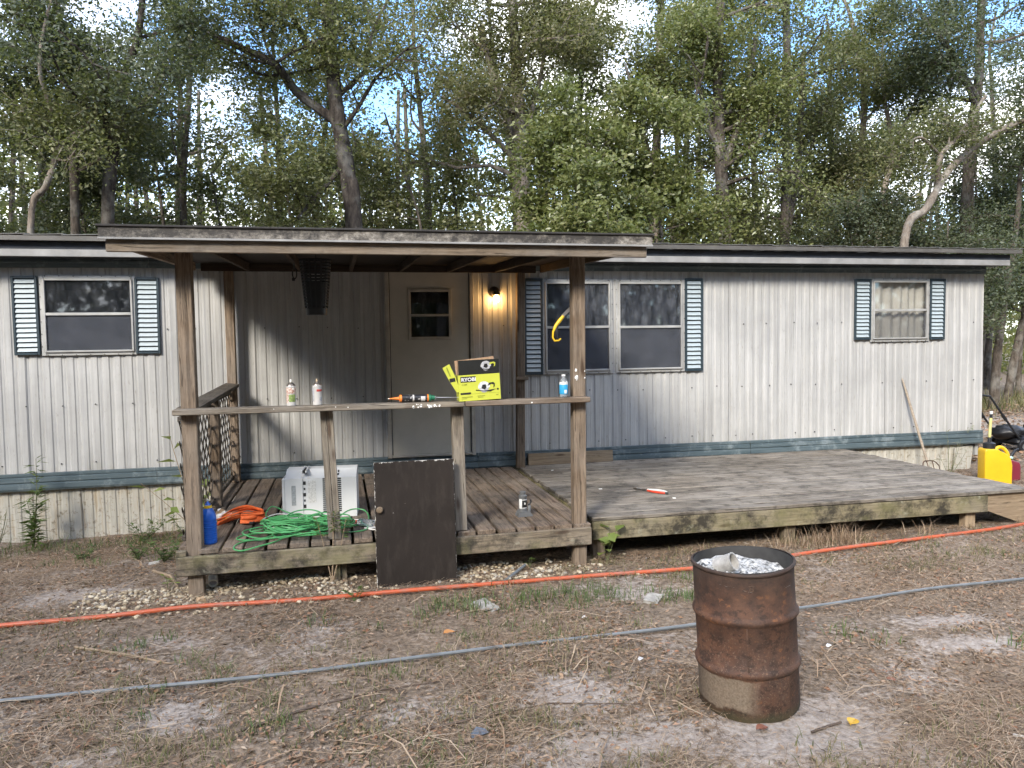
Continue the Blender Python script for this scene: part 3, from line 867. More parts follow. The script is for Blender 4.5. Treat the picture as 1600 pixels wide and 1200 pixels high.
# lattice on the open left side: every strip its own piece
def lattice(y0, y1, z0, z1, x, step=0.165, w=0.023):
    h = board('lattice_rail', (x, y0, z0 + 0.02), (x, y1, z0 + 0.02), 0.03, 0.04, M['lattice'], porch)
    board('lattice_cap', (x, y0, z1 - 0.02), (x, y1, z1 - 0.02), 0.03, 0.04, M['lattice'], porch)
    h = porch
    for sgn, xo in ((1, 0.006), (-1, -0.006)):
        c = -(z1 - z0) if sgn > 0 else 0.0
        lim = (y1 - y0) if sgn > 0 else (y1 - y0) + (z1 - z0)
        c += step / 2
        while c < lim:
            # line y = c + sgn*z
            pts = []
            for z in (0.0, z1 - z0):
                pts.append([c + sgn * z, z])
            (ya, za), (yb, zb) = pts
            if ya > yb: (ya, za), (yb, zb) = (yb, zb), (ya, za)
            def clip(yv): return za + (zb - za) * (yv - ya) / (yb - ya)
            A = (max(ya, 0.0), clip(max(ya, 0.0))); B = (min(yb, y1 - y0), clip(min(yb, y1 - y0)))
            if B[0] - A[0] > 0.04:
                board('lattice_strip', (x + xo, y0 + A[0], z0 + A[1]), (x + xo, y0 + B[0], z0 + B[1]), w, 0.006, M['lattice'], h, up=(1, 0, 0), ch=0.001)
            c += step
lattice(6.06, 7.42, 0.40, 1.33, -1.17)
lattice(7.54, 8.74, 0.40, 1.36, -1.17)
# roof
board('roof_fascia', (-1.50, 5.625, 2.527), (2.335, 5.625, 2.527), 0.082, 0.036, M['wood_fresh'], porch, up=(0, -1, 0))
board('drip_fascia', (-1.535, 5.585, 2.612), (2.37, 5.585, 2.612), 0.086, 0.012, M['fascia'], porch, up=(0, -1, 0), ch=0.002)
board('drip_lip', (-1.537, 5.572, 2.571), (2.372, 5.572, 2.571), 0.014, 0.010, M['white_board'], porch, up=(0, -1, 0), ch=0.002)
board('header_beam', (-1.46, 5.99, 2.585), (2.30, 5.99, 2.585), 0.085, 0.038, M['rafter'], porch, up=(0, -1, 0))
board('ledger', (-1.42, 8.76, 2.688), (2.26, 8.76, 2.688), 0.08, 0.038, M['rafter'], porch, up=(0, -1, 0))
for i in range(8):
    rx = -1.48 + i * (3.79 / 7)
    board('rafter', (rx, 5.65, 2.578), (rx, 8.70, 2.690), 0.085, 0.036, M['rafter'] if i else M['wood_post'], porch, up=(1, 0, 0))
up_r = Vector((0, -0.036, 1))
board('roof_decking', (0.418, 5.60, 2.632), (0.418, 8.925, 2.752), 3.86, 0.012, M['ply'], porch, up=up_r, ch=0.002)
board('roofing_sheet', (0.418, 5.565, 2.656), (0.418, 8.62, 2.766), 3.93, 0.014, M['roofing'], porch, up=up_r, ch=0.002)

# ------------------------------------------------------------------ low open deck
deck = holder('open_deck', (4.2, 7.5, 0.0))
tag(deck, 'low grey weathered open deck to the right of the roofed porch', 'deck')
yy = 6.085; k = 0
while yy < 8.86:
    w = 0.139 + rng.uniform(-0.002, 0.002)
    z = FZ - 0.013 + rng.uniform(-0.0025, 0.0025)
    x1 = 6.50 + rng.uniform(-0.015, 0.015)
    if k % 3 == 1:
        j = rng.uniform(3.6, 5.0)
        board('deck_board', (2.03, yy + w / 2, z), (j - 0.002, yy + w / 2, z), w, 0.034, M['deck_grey'], deck, ch=0.005)
        board('deck_board', (j + 0.002, yy + w / 2, z), (x1, yy + w / 2, z + 0.001), w, 0.034, M['deck_grey'], deck, ch=0.005)
    else:
        board('deck_board', (2.03 + rng.uniform(0, 0.02), yy + w / 2, z), (x1, yy + w / 2, z + rng.uniform(-0.003, 0.003)), w, 0.034, M['deck_grey'], deck, ch=0.005)
    yy += w + rng.uniform(0.003, 0.008); k += 1
board('front_beam', (2.04, 6.105, 0.248), (6.0, 6.105, 0.244), 0.158, 0.038, M['beam_algae'], deck, up=(0, -1, 0), ch=0.006)
board('end_joist', (5.98, 6.13, 0.248), (5.98, 8.85, 0.248), 0.15, 0.038, M['beam_algae'], deck, up=(1, 0, 0))
board('end_joist', (2.06, 6.13, 0.248), (2.06, 8.85, 0.248), 0.15, 0.038, M['beam_algae'], deck, up=(1, 0, 0))
for jx in (2.85, 3.65, 4.45, 5.25): board('joist', (jx, 6.13, 0.248), (jx, 8.85, 0.248), 0.14, 0.038, M['beam'], deck, up=(1, 0, 0))
for px_, mt in ((2.115, 'wood_post'), (3.93, 'beam'), (5.86, 'plank_fresh')):
    board('deck_post', (px_, 6.19, -0.06), (px_, 6.19, 0.322), 0.11, 0.09, M[mt], deck, up=(0, -1, 0), ch=0.006)
    board('deck_post', (px_, 8.3, -0.12), (px_, 8.3, 0.322), 0.10, 0.09, M['beam'], deck, up=(0, -1, 0), ch=0.006)
# steps at the right end
for sy in (6.14, 8.2):
    mb = MB().prism([(6.003, 0.322), (6.47, 0.322), (6.47, 0.165), (6.9, 0.165), (6.9, -0.05), (6.62, -0.05), (6.003, 0.175)], -0.019, 0.019, 'XZ')
    obj('step_stringer', mb, M['plank_fresh'], deck, (0, sy, 0))
for k, ty in enumerate((6.50, )):
    board('step_tread', (6.66, 6.08, 0.184), (6.66, 8.25, 0.184), 0.30, 0.036, M['deck_grey'], deck, ch=0.005)
board('riser', (6.455, 6.165, 0.245), (6.455, 8.17, 0.245), 0.145, 0.02, M['beam'], deck, up=(1, 0, 0))

# plank lying against the wall on the deck
pl = board('timber_offcut', (2.17, 8.885, 0.437), (3.24, 8.885, 0.437), 0.140, 0.036, M['plank_fresh'], None, up=(0, -1, 0.08))
tag(pl, 'tan timber plank standing on edge against the wall at the back of the deck', 'plank')

# ------------------------------------------------------------------ porch lamp (lit)
lamp = holder('porch_lamp', (1.80, WALL_Y - 0.006, 2.44))
tag(lamp, 'lit bare bulb wall lamp beside the entrance door', 'wall lamp')
M['bronze'] = simple('dark_bronze', (0.10, 0.085, 0.07), 0.35, 0.6)
obj('back_plate', MB().lathe([(0, -0.035), (0.045, -0.032), (0.062, -0.018), (0.066, 0.0)], 24, (0, 0, 0), 'Y'), M['bronze'], lamp, smooth=True, world=False)
obj('arm', MB().tube([(0, -0.03, 0.0), (0, -0.055, 0.012), (0, -0.078, 0.005), (0, -0.08, -0.02)], 0.012, 8), M['bronze'], lamp, smooth=True, world=False)
obj('socket', MB().lathe([(0, 0.022), (0.030, 0.020), (0.040, 0.004), (0.043, -0.022), (0.038, -0.024), (0.034, -0.004), (0, 0.006)], 20, (0.01, -0.08, -0.02)), M['bronze'], lamp, smooth=True, world=False)
t = NT('glowing_bulb'); t.set(col=(1, 0.9, 0.7), emis=(1.0, 0.56, 0.20), estr=32.0)
M['bulb'] = t.m
obj('bulb', MB().lathe([(0.0, -0.086), (0.018, -0.082), (0.031, -0.067), (0.034, -0.048), (0.028, -0.026), (0.015, -0.008), (0.013, 0.012)], 18, (0.01, -0.08, -0.040)), M['bulb'], lamp, smooth=True, world=False)

# ------------------------------------------------------------------ stack of black baskets under the roof
hb = holder('hanging_basket', (-0.19, 7.05, 2.11))
tag(hb, 'tall black slatted plastic basket hanging under the porch roof left of the door', 'basket')
M['blackp'] = simple('black_plastic', (0.012, 0.013, 0.016), 0.45, 0, 0.3)
H_, R0, R1 = 0.50, 0.088, 0.135
obj('basket_base', MB().lathe([(0, 0), (R0, 0.0), (R0 + 0.004, 0.06), (R0, 0.065), (0, 0.065)], 26), M['blackp'], hb, smooth=True, world=False)
obj('basket_lining', MB().lathe([(R0 - 0.012, 0.062), (R0 + 0.012, 0.28)], 20), M['blackp'], hb, world=False)
for i in range(15):
    z = 0.085 + i * 0.0275; r = R0 + (R1 - R0) * z / H_
    obj('hoop', MB().lathe([(r - 0.006, z - 0.007), (r + 0.003, z - 0.008), (r + 0.003, z + 0.008), (r - 0.006, z + 0.007), (r - 0.006, z - 0.007)], 26), M['blackp'], hb, world=False)
for i in range(16):
    a = 2 * math.pi * i / 16
    p = [((R0 + (R1 - R0) * z / H_) * math.cos(a), (R0 + (R1 - R0) * z / H_) * math.sin(a), z) for z in (0.06, 0.49)]
    obj('rib', MB().tube(p, 0.006, 5), M['blackp'], hb, world=False)
obj('hanger', MB().tube([(0, 0, 0.48), (0.01, 0, 0.6)], 0.004, 5).tube([(-0.13, 0, 0.49), (0, 0, 0.50), (0.13, 0, 0.49)], 0.006, 5), M['blackp'], hb, world=False)
ck = MB()
pts = [(0.02 * math.sin(a * 1.0) + 0.004 * a / 6, 0.006 * math.cos(a), 0.05 * math.cos(a)) for a in np.linspace(0, 6.3, 20)]
ck.tube([(0.0, 0, 0.20), (0, 0, 0.06)] + pts, 0.006, 6).cbox((-0.008, 0, -0.055), (0.028, 0.02, 0.03), 0.005)
tag(obj('cord_loop', ck, M['blackp'], None, (-0.385, 7.3, 2.50)), 'short black cord looped on a hook below the porch roof', 'cord')

# ------------------------------------------------------------------ spray cans on the rail
RZ = 1.3985
def can_label(name, cols):
    t = NT(name); v = t.tc('Object')
    n = t.noise(v, 55, 3, 0.6)
    t.set(col=t.ramp(n, cols, 'CONSTANT'), rough=0.4); return t.m
def spray_can(loc, label, tint, lab, nozzle):
    h = holder('spray_can', loc, (0, 0, rng.uniform(0, 6))); tag(h, label, 'spray can', 'spray cans on the porch rail')
    obj('can_body', MB().lathe([(0, 0), (0.030, 0.0), (0.034, 0.004), (0.034, 0.138), (0.036, 0.142), (0.034, 0.146)], 24), tint, h, smooth=True, world=False)
    obj('can_shoulder', MB().lathe([(0.034, 0.144), (0.032, 0.155), (0.022, 0.166), (0.018, 0.168), (0.017, 0.174), (0.009, 0.176)], 24), M['can_metal'], h, smooth=True, world=False)
    obj('nozzle', MB().lathe([(0.008, 0.174), (0.008, 0.186), (0.0065, 0.196), (0, 0.197)], 12), nozzle, h, smooth=True, world=False)
    for nm, z0, z1, a0, a1, mt in lab:
        obj(nm, MB().lathe([(0.0343, z0), (0.0346, z0 + 0.001), (0.0346, z1 - 0.001), (0.0343, z1)], 14, arc=(rad(a0) - h.rotation_euler.z, rad(a1) - h.rotation_euler.z)), mt, h, smooth=True, world=False)
M['can_metal'] = simple('dull_can_metal', (0.22, 0.19, 0.16), 0.3, 0.7)
M['can_white'] = simple('white_can', (0.52, 0.50, 0.47), 0.35, 0, 0.12)
M['can_grey'] = simple('grey_print', (0.40, 0.40, 0.42), 0.4, 0, 0.4, 120)
M['can_red'] = simple('red_print', (0.45, 0.06, 0.05), 0.4)
M['can_green'] = simple('green_print', (0.22, 0.29, 0.09), 0.4, 0, 0.5, 60)
M['can_pink'] = can_label('brown_pink_print', [(0.0, (0.62, 0.48, 0.40)), (0.48, (0.32, 0.14, 0.10)), (0.56, (0.70, 0.66, 0.58))])
M['ivory'] = simple('ivory_plastic', (0.78, 0.76, 0.68), 0.4)
M['tan_nozzle'] = simple('tan_nozzle', (0.42, 0.33, 0.22), 0.4)
spray_can((-0.36, 5.905, RZ), 'cream spray can with green print, left one on the porch rail', M['can_white'],
          [('print_patch', 0.03, 0.085, 245, 330, M['can_green']), ('print_patch', 0.092, 0.134, 190, 350, M['can_pink']), ('print_patch', 0.02, 0.088, 190, 240, M['can_pink'])], M['ivory'])
spray_can((-0.172, 5.905, RZ), 'white spray can with red stripe, right one on the porch rail', M['can_white'],
          [('print_patch', 0.102, 0.118, 265, 350, M['can_red']), ('print_patch', 0.03, 0.13, 190, 232, M['can_grey']), ('print_patch', 0.03, 0.062, 300, 350, M['can_grey']), ('print_patch', 0.123, 0.132, 290, 350, M['can_grey'])], M['tan_nozzle'])

# ------------------------------------------------------------------ caulk gun lying on the rail
cg = holder('caulking_tube', (0.36, 5.90, RZ + 0.031), (0, rad(0.5), rad(1.5)))
tag(cg, 'black caulking tube with orange nozzle and green end lying on the porch rail', 'caulk tube')
M['orange_p'] = simple('orange_plastic', (0.72, 0.20, 0.03), 0.4, 0, 0.15)
M['green_p'] = simple('dark_green_plastic', (0.02, 0.16, 0.08), 0.4)
M['steel'] = simple('worn_steel', (0.42, 0.42, 0.42), 0.35, 0.8)
M['tube_print'] = can_label('black_tube_print', [(0.0, (0.02, 0.02, 0.022)), (0.62, (0.45, 0.43, 0.40))])
obj('nozzle', MB().lathe([(0.0, 0.0), (0.004, 0.0), (0.006, 0.02), (0.014, 0.074), (0.0285, 0.077), (0.0295, 0.092), (0.0275, 0.094)], 18, (0, 0, 0), 'X'), M['orange_p'], cg, smooth=True, world=False)
obj('nozzle_tip', MB().lathe([(0.0, -0.012), (0.003, -0.011), (0.0045, 0.012)], 12, (0, 0, 0), 'X'), M['ivory'], cg, smooth=True, world=False)
obj('tube', MB().lathe([(0.0265, 0.093), (0.0275, 0.094), (0.0275, 0.288), (0.0265, 0.289)], 20, (0, 0, 0), 'X'), M['tube_print'], cg, smooth=True, world=False)
obj('print_band', MB().lathe([(0.0277, 0.175), (0.0279, 0.176), (0.0279, 0.186), (0.0277, 0.187)], 20, (0, 0, 0), 'X'), M['can_white'], cg, smooth=True, world=False)
obj('print_band', MB().lathe([(0.0277, 0.238), (0.0279, 0.239), (0.0279, 0.270), (0.0277, 0.271)], 20, (0, 0, 0), 'X', arc=(rad(150), rad(290))), M['can_white'], cg, smooth=True, world=False)
obj('tube_collar', MB().lathe([(0.0275, 0.287), (0.0295, 0.288), (0.0295, 0.298), (0.0275, 0.299)], 20, (0, 0, 0), 'X'), M['orange_p'], cg, smooth=True, world=False)
obj('end_cap', MB().lathe([(0.0275, 0.299), (0.030, 0.300), (0.030, 0.313), (0.020, 0.316), (0.018, 0.345), (0.009, 0.348), (0, 0.348)], 20, (0, 0, 0), 'X'), M['green_p'], cg, smooth=True, world=False)
obj('plunger_rod', MB().tube([(0.34, 0, 0.002), (0.62, 0.004, -0.006)], 0.0045, 8).cbox((0.352, 0, 0), (0.012, 0.024, 0.03), 0.003), M['steel'], cg, smooth=True, world=False)

# ------------------------------------------------------------------ circular saw box
M['lime'] = simple('lime_yellow_card', (0.45, 0.47, 0.05), 0.5, 0, 0.08, 4)
M['cardblack'] = simple('black_card', (0.014, 0.015, 0.014), 0.45, 0, 0.2)
M['kraft'] = simple('brown_card', (0.33, 0.215, 0.13), 0.85, 0, 0.2)
M['print_black'] = simple('black_print', (0.012, 0.012, 0.012), 0.5)
M['print_white'] = simple('white_print', (0.62, 0.62, 0.60), 0.5, 0, 0.06)
M['print_grey'] = simple('silver_print', (0.42, 0.42, 0.44), 0.4, 0, 0.5, 40)
M['print_silver'] = simple('light_silver_print', (0.58, 0.58, 0.58), 0.4, 0, 0.35, 50)
M['print_olive'] = simple('olive_print', (0.20, 0.22, 0.02), 0.5)
bx = holder('saw_box', (1.055, 5.925, RZ + 0.004), (0, rad(-2.6), rad(-2.0)))
tag(bx, 'lime yellow and black cardboard tool box with open flaps on the porch rail', 'cardboard box')
BW, BD, BH = 0.325, 0.17, 0.20
for nm, c, s, mt in (('box_front', (0, -BD / 2, BH / 2), (BW, 0.004, BH), 'lime'), ('box_back', (0, BD / 2, BH / 2), (BW, 0.004, BH), 'lime'),
                     ('box_side', (-BW / 2 + 0.002, 0, BH / 2), (0.004, BD - 0.005, BH), 'lime'), ('box_side', (BW / 2 - 0.002, 0, BH / 2), (0.004, BD - 0.005, BH), 'lime'), ('box_bottom', (0, 0, 0.003), (BW - 0.01, BD - 0.006, 0.004), 'kraft')):
    obj(nm, MB().box((0, 0, 0), s), M[mt], bx, c, world=False)
fl = obj('front_flap', MB().box((0, 0, 0.057), (BW - 0.008, 0.004, 0.114)), M['cardblack'], bx, (0.002, -BD / 2 + 0.002, BH), rot=(rad(7), rad(0.6), 0), world=False)
obj('back_flap', MB().box((0, 0, 0.06), (BW - 0.008, 0.004, 0.12)), M['kraft'], bx, (0.002, BD / 2, BH), rot=(rad(-6), rad(-3.5), 0), world=False)
obj('side_flap', MB().prism([(-BD / 2 + 0.01, 0), (BD / 2 - 0.01, 0), (BD / 2 - 0.03, 0.12), (-BD / 2 + 0.03, 0.12)], -0.002, 0.002, 'YZ'), M['kraft'], bx, (-BW / 2 + 0.012, 0.01, BH - 0.01), rot=(0, rad(4), 0), world=False)
# lime side flap, folded outwards to the left and turned to the viewer
sf = obj('outer_flap', MB().prism([(-0.004, -0.10), (0.026, -0.10), (0.034, 0.02), (0.030, 0.125), (-0.030, 0.118), (-0.022, 0.01)], -0.002, 0.002, 'XZ'), M['lime'], bx, (-BW / 2 - 0.045, -BD / 2 + 0.008, 0.165), rot=(0, rad(-20), 0), world=False)
obj('flap_logo', MB().box((0, 0, 0), (0.044, 0.0012, 0.030)), M['print_black'], sf, (0.003, -0.0026, 0.002), rot=(0, rad(12), 0), world=False)
obj('flap_print', MB().box((0, 0, 0), (0.010, 0.0012, 0.075)), M['print_olive'], sf, (0.0, -0.0026, 0.072), world=False)
PY = -BD / 2 - 0.0026
def text(name, s, size, loc, mat, parent, bold=0.0, sx=1.0, rot=(math.pi / 2, 0, 0)):
    cu = bpy.data.curves.new(name, 'FONT'); cu.body = s; cu.size = size; cu.extrude = 0.0004; cu.offset = bold
    tmp = bpy.data.objects.new('tmp', cu); COL.objects.link(tmp)
    me = bpy.data.meshes.new_from_object(tmp); bpy.data.objects.remove(tmp)
    me.transform(Matrix.Diagonal((sx, 1, 1, 1)))
    me.materials.clear(); me.materials.append(mat)
    return obj(name, me, mat, parent, loc, rot, world=False)
obj('logo_plate', MB().box((0, 0, 0), (0.118, 0.0012, 0.044)), M['print_black'], bx, (-0.085, PY, 0.166), world=False)
text('logo_lettering', 'RYOBI', 0.038, (-0.139, PY - 0.0012, 0.1525), M['print_white'], bx, 0.0012, 1.06)
text('rating_lettering', '13 AMP', 0.014, (-0.139, PY - 0.0006, 0.122), M['print_olive'], bx, 0.0003)
obj('print_bar', MB().prism([(-0.15, 0.050), (-0.075, 0.050), (-0.066, 0.060), (-0.072, 0.066), (-0.15, 0.064)], PY - 0.0008, PY + 0.0004, 'XZ'), M['print_black'], bx, (0, 0, 0), world=False)
obj('print_line', MB().box((0, 0, 0), (0.23, 0.001, 0.0016)), M['print_olive'], bx, (0.045, PY, 0.052), world=False)
for x, z, w, h in ((-0.10, 0.030, 0.085, 0.006), (-0.122, 0.019, 0.04, 0.005), (0.01, 0.033, 0.06, 0.005), (0.004, 0.023, 0.042, 0.005), (0.135, 0.034, 0.016, 0.006)):
    obj('small_print', MB().box((0, 0, 0), (w, 0.001, h)), M['print_olive'], bx, (x, PY, z), world=False)
def saw_print(cx, cz, s, par, y, body):
    n = 28
    obj('print_blade', MB().prism([(cx + 0.040 * s * math.cos(2 * math.pi * i / n) * (1 if i % 2 else 0.93), cz + 0.040 * s * math.sin(2 * math.pi * i / n) * (1 if i % 2 else 0.93)) for i in range(n)], y - 0.0006, y + 0.0004), M['print_grey'], par, world=False)
    obj('print_guard', MB().prism([(cx + 0.048 * s * math.cos(a), cz + 0.004 + 0.046 * s * math.sin(a)) for a in np.linspace(-0.1, math.pi + 0.2, 14)], y - 0.0010, y + 0.0002), M['print_silver'] if body is None else M['print_grey'], par, world=False)
    obj('print_motor', MB().prism([(cx + p * s, cz + q * s) for p, q in ((-0.022, -0.004), (-0.012, 0.024), (0.014, 0.026), (0.020, 0.0), (0.004, -0.016))], y - 0.0014, y), M['print_black'], par, world=False)
    obj('print_handle', MB().prism([(cx + p * s, cz + q * s) for p, q in ((0.04, 0.035), (0.075, 0.040), (0.088, 0.030), (0.086, 0.006), (0.074, -0.006), (0.078, 0.02), (0.06, 0.026), (0.03, 0.012))], y - 0.0012, y), body or M['print_black'], par, world=False)
    obj('print_shoe', MB().prism([(cx + p * s, cz + q * s) for p, q in ((-0.066, -0.012), (0.0, -0.024), (0.096, -0.014), (0.05, -0.034), (0.0, -0.030), (-0.066, -0.020))], y - 0.0016, y), M['print_black'], par, world=False)
saw_print(0.035, 0.095, 0.98, bx, PY, None)
saw_print(0.055, 0.060, 0.85, fl, -0.0028, M['lime'])
obj('round_mark', MB().lathe([(0, -0.0006), (0.008, -0.0006), (0.008, 0.0004)], 12, (0.142, PY, 0.078), 'Y'), M['print_black'], bx, world=False)

# ------------------------------------------------------------------ water bottle
wb = holder('water_bottle', (1.742, 5.90, RZ)); tag(wb, 'clear plastic water bottle with blue label beside the right porch post', 'bottle')
t = NT('clear_plastic'); t.set(col=(0.86, 0.9, 0.93), rough=0.12, trans=0.85, ior=1.25); M['clear'] = t.m
M['bottle_blue'] = simple('blue_label', (0.03, 0.30, 0.55), 0.4, 0, 0.2, 40)
obj('bottle_body', MB().lathe([(0, 0.002), (0.028, 0.0), (0.034, 0.008), (0.033, 0.03), (0.034, 0.05), (0.034, 0.118), (0.028, 0.140), (0.015, 0.158), (0.0135, 0.172), (0, 0.172)], 24), M['clear'], wb, smooth=True, world=False)
obj('label_band', MB().lathe([(0.0342, 0.028), (0.0350, 0.030), (0.0350, 0.102), (0.0342, 0.104)], 24), M['bottle_blue'], wb, smooth=True, world=False)
obj('label_band', MB().lathe([(0.0342, 0.1045), (0.0350, 0.105), (0.0345, 0.122), (0.033, 0.123)], 24), M['print_white'], wb, smooth=True, world=False)
obj('label_patch', MB().lathe([(0.0352, 0.034), (0.0354, 0.035), (0.0354, 0.062), (0.0352, 0.063)], 8, arc=(rad(262), rad(300))), M['print_white'], wb, smooth=True, world=False)
obj('bottle_cap', MB().lathe([(0.0, 0.186), (0.016, 0.185), (0.017, 0.172), (0.0145, 0.170)], 16), M['print_white'], wb, smooth=True, world=False)

# ------------------------------------------------------------------ pruning saw hooked behind the post
ps = holder('pruning_saw', (1.80, 5.925, 2.03)); tag(ps, 'yellow handled pruning saw stuck behind the right porch post', 'saw')
M['yellow_p'] = simple('yellow_plastic', (0.72, 0.46, 0.02), 0.4, 0, 0.12)
blade = [(-0.03, 0.03), (0.06, 0.115), (0.16, 0.148), (0.155, 0.128), (0.07, 0.085), (-0.015, 0.012)]
obj('blade', MB().prism(blade, 0.118, 0.120), M['rust_steel'] if 'rust_steel' in M else M['steel'], ps, (0, 0, 0), world=False)
obj('handle', MB().tube([(-0.012, 0.117, 0.024), (-0.045, 0.117, -0.015), (-0.078, 0.117, -0.055), (-0.100, 0.117, -0.105), (-0.104, 0.117, -0.150), (-0.088, 0.117, -0.178), (-0.055, 0.117, -0.176), (-0.035, 0.117, -0.160)],
                        [0.013, 0.017, 0.014, 0.009, 0.008, 0.008, 0.008, 0.006], 10), M['yellow_p'], ps, smooth=True, world=False)
obj('grip', MB().tube([(-0.062, 0.117, -0.050), (-0.074, 0.117, -0.100), (-0.072, 0.117, -0.150), (-0.056, 0.117, -0.168)], [0.010, 0.012, 0.011, 0.006], 10), M['blackp'], ps, smooth=True, world=False)

# ------------------------------------------------------------------ brown door leaning on the porch beam
M['brown_door'] = None
t = NT('chipped_brown_paint'); p = t.tc('Object'); s = t.sep(p)
n = t.noise(p, 34, 6, 0.7); n2 = t.noise(p, 3, 4, 0.6)
edge = t.math('MAXIMUM', t.ramp(t.math('ABSOLUTE', s[0]), [(0.296, 0.0), (0.304, 0.22)]), t.ramp(s[2], [(0.935, 0.0), (0.955, 0.24)]))
spot = t.ramp(t.math('ADD', n, t.math('ADD', edge, t.math('MULTIPLY', t.math('SUBTRACT', n2, 0.5), 0.12))), [(0.725, 0.0), (0.75, 0.9)])
sm = t.noise(t.mapping(p, (2.5, 1, 0.8)), 5, 7, 0.7)
base = t.mix(t.ramp(sm, [(0.5, 0.0), (0.74, 0.35)]), t.ramp(n2, [(0.3, (0.015, 0.0115, 0.0095)), (0.7, (0.025, 0.0195, 0.016))]), (0.060, 0.050, 0.042))
c = t.mix(spot, base, (0.50, 0.48, 0.44))
t.set(col=c, rough=t.ramp(n2, [(0.3, 0.6), (0.7, 0.75)]), spec=0.2); M['brown_door'] = t.m
M['knob'] = simple('worn_brass', (0.20, 0.15, 0.10), 0.45, 0.3)
bd = holder('brown_door', (0.535, 5.79, 0.0), (rad(-4.2), 0, rad(2.0)))
tag(bd, 'dark brown cabinet door with chipped edges leaning on the porch front', 'door')
obj('slab', MB().cbox((0, 0, 0.475), (0.61, 0.032, 0.96), 0.003), M['brown_door'], bd, (0, 0, 0), world=False)
obj('knob', MB().lathe([(0, -0.030), (0.018, -0.029), (0.026, -0.018), (0.018, -0.008), (0.012, 0.0)], 18, (-0.272, -0.016, 0.60), 'Y'), M['knob'], bd, smooth=True, world=False)

# ------------------------------------------------------------------ window air conditioner
ac = holder('air_conditioner', (-0.175, 6.93, FZ), (0, 0, rad(-4))); tag(ac, 'white window air conditioner standing on the porch floor', 'air conditioner')
M['ac'] = simple('white_enamel', (0.58, 0.59, 0.59), 0.4, 0, 0.06, 3)
M['ac_grey'] = simple('grey_sticker', (0.30, 0.32, 0.33), 0.5, 0, 0.3, 60)
M['ac_dark'] = simple('dark_vent', (0.02, 0.021, 0.022), 0.6)
M['ac_label'] = simple('rating_label', (0.55, 0.55, 0.53), 0.5, 0, 0.35, 90)
AW, AD, AH = 0.60, 0.36, 0.40
mb = MB().prism([(-AD / 2, 0), (AD / 2, 0), (AD / 2, AH - 0.03), (AD / 2 - 0.05, AH), (-AD / 2 + 0.16, AH), (-AD / 2, AH - 0.055)], -AW / 2, AW / 2, 'YZ')
obj('housing', mb, M['ac'], ac, world=False)
obj('front_panel', MB().cbox((-AW / 2 - 0.012, 0, AH / 2 - 0.02), (0.03, AD - 0.02, AH - 0.06), 0.01), M['ac'], ac, world=False)
obj('mount_rail', MB().box((-0.155, -0.06, AH + 0.004), (0.008, 0.26, 0.022)).box((-0.122, -0.06, AH + 0.004), (0.008, 0.26, 0.022)).box((-0.155, -AD / 2 - 0.004, 0.19), (0.008, 0.010, 0.36)), M['ac'], ac, world=False)
obj('rail_channel', MB().box((-0.138, -0.06, AH - 0.004), (0.026, 0.26, 0.012)), M['ac_dark'], ac, world=False)
obj('side_sticker', MB().box((-0.228, -AD / 2 - 0.001, 0.20), (0.036, 0.003, 0.17)), M['ac_grey'], ac, world=False)
obj('rating_plate', MB().box((-0.075, -AD / 2 - 0.001, 0.23), (0.065, 0.003, 0.19)), M['ac_label'], ac, world=False)
for i in range(5):
    obj('hole', MB().box((-0.137, -AD / 2 - 0.0012, 0.305 - i * 0.05), (0.022 if i % 2 == 0 else 0.014, 0.003, 0.030 if i % 2 == 0 else 0.018)), M['ac_dark'], ac, world=False)
for i in range(17):
    for c0 in (0.108, 0.152):
        obj('louvre', MB().box((c0 - 0.0, -AD / 2 - 0.0008, 0.335 - i * 0.0175), (0.038, 0.003, 0.0115)), M['ac_dark'], ac, world=False)
    obj('louvre', MB().box((0.045, -AD / 2 - 0.0008, 0.335 - i * 0.0175), (0.06, 0.003, 0.0115)), M['ac_dark'], ac, world=False)
for i in range(3):
    for j in range(2): obj('top_slot', MB().box((0.10 + i * 0.022, -AD / 2 + 0.05 + j * 0.052, AH - 0.036 + j * 0.018), (0.012, 0.034, 0.006), Matrix.Rotation(rad(19), 3, 'X')), M['ac_dark'], ac, world=False)

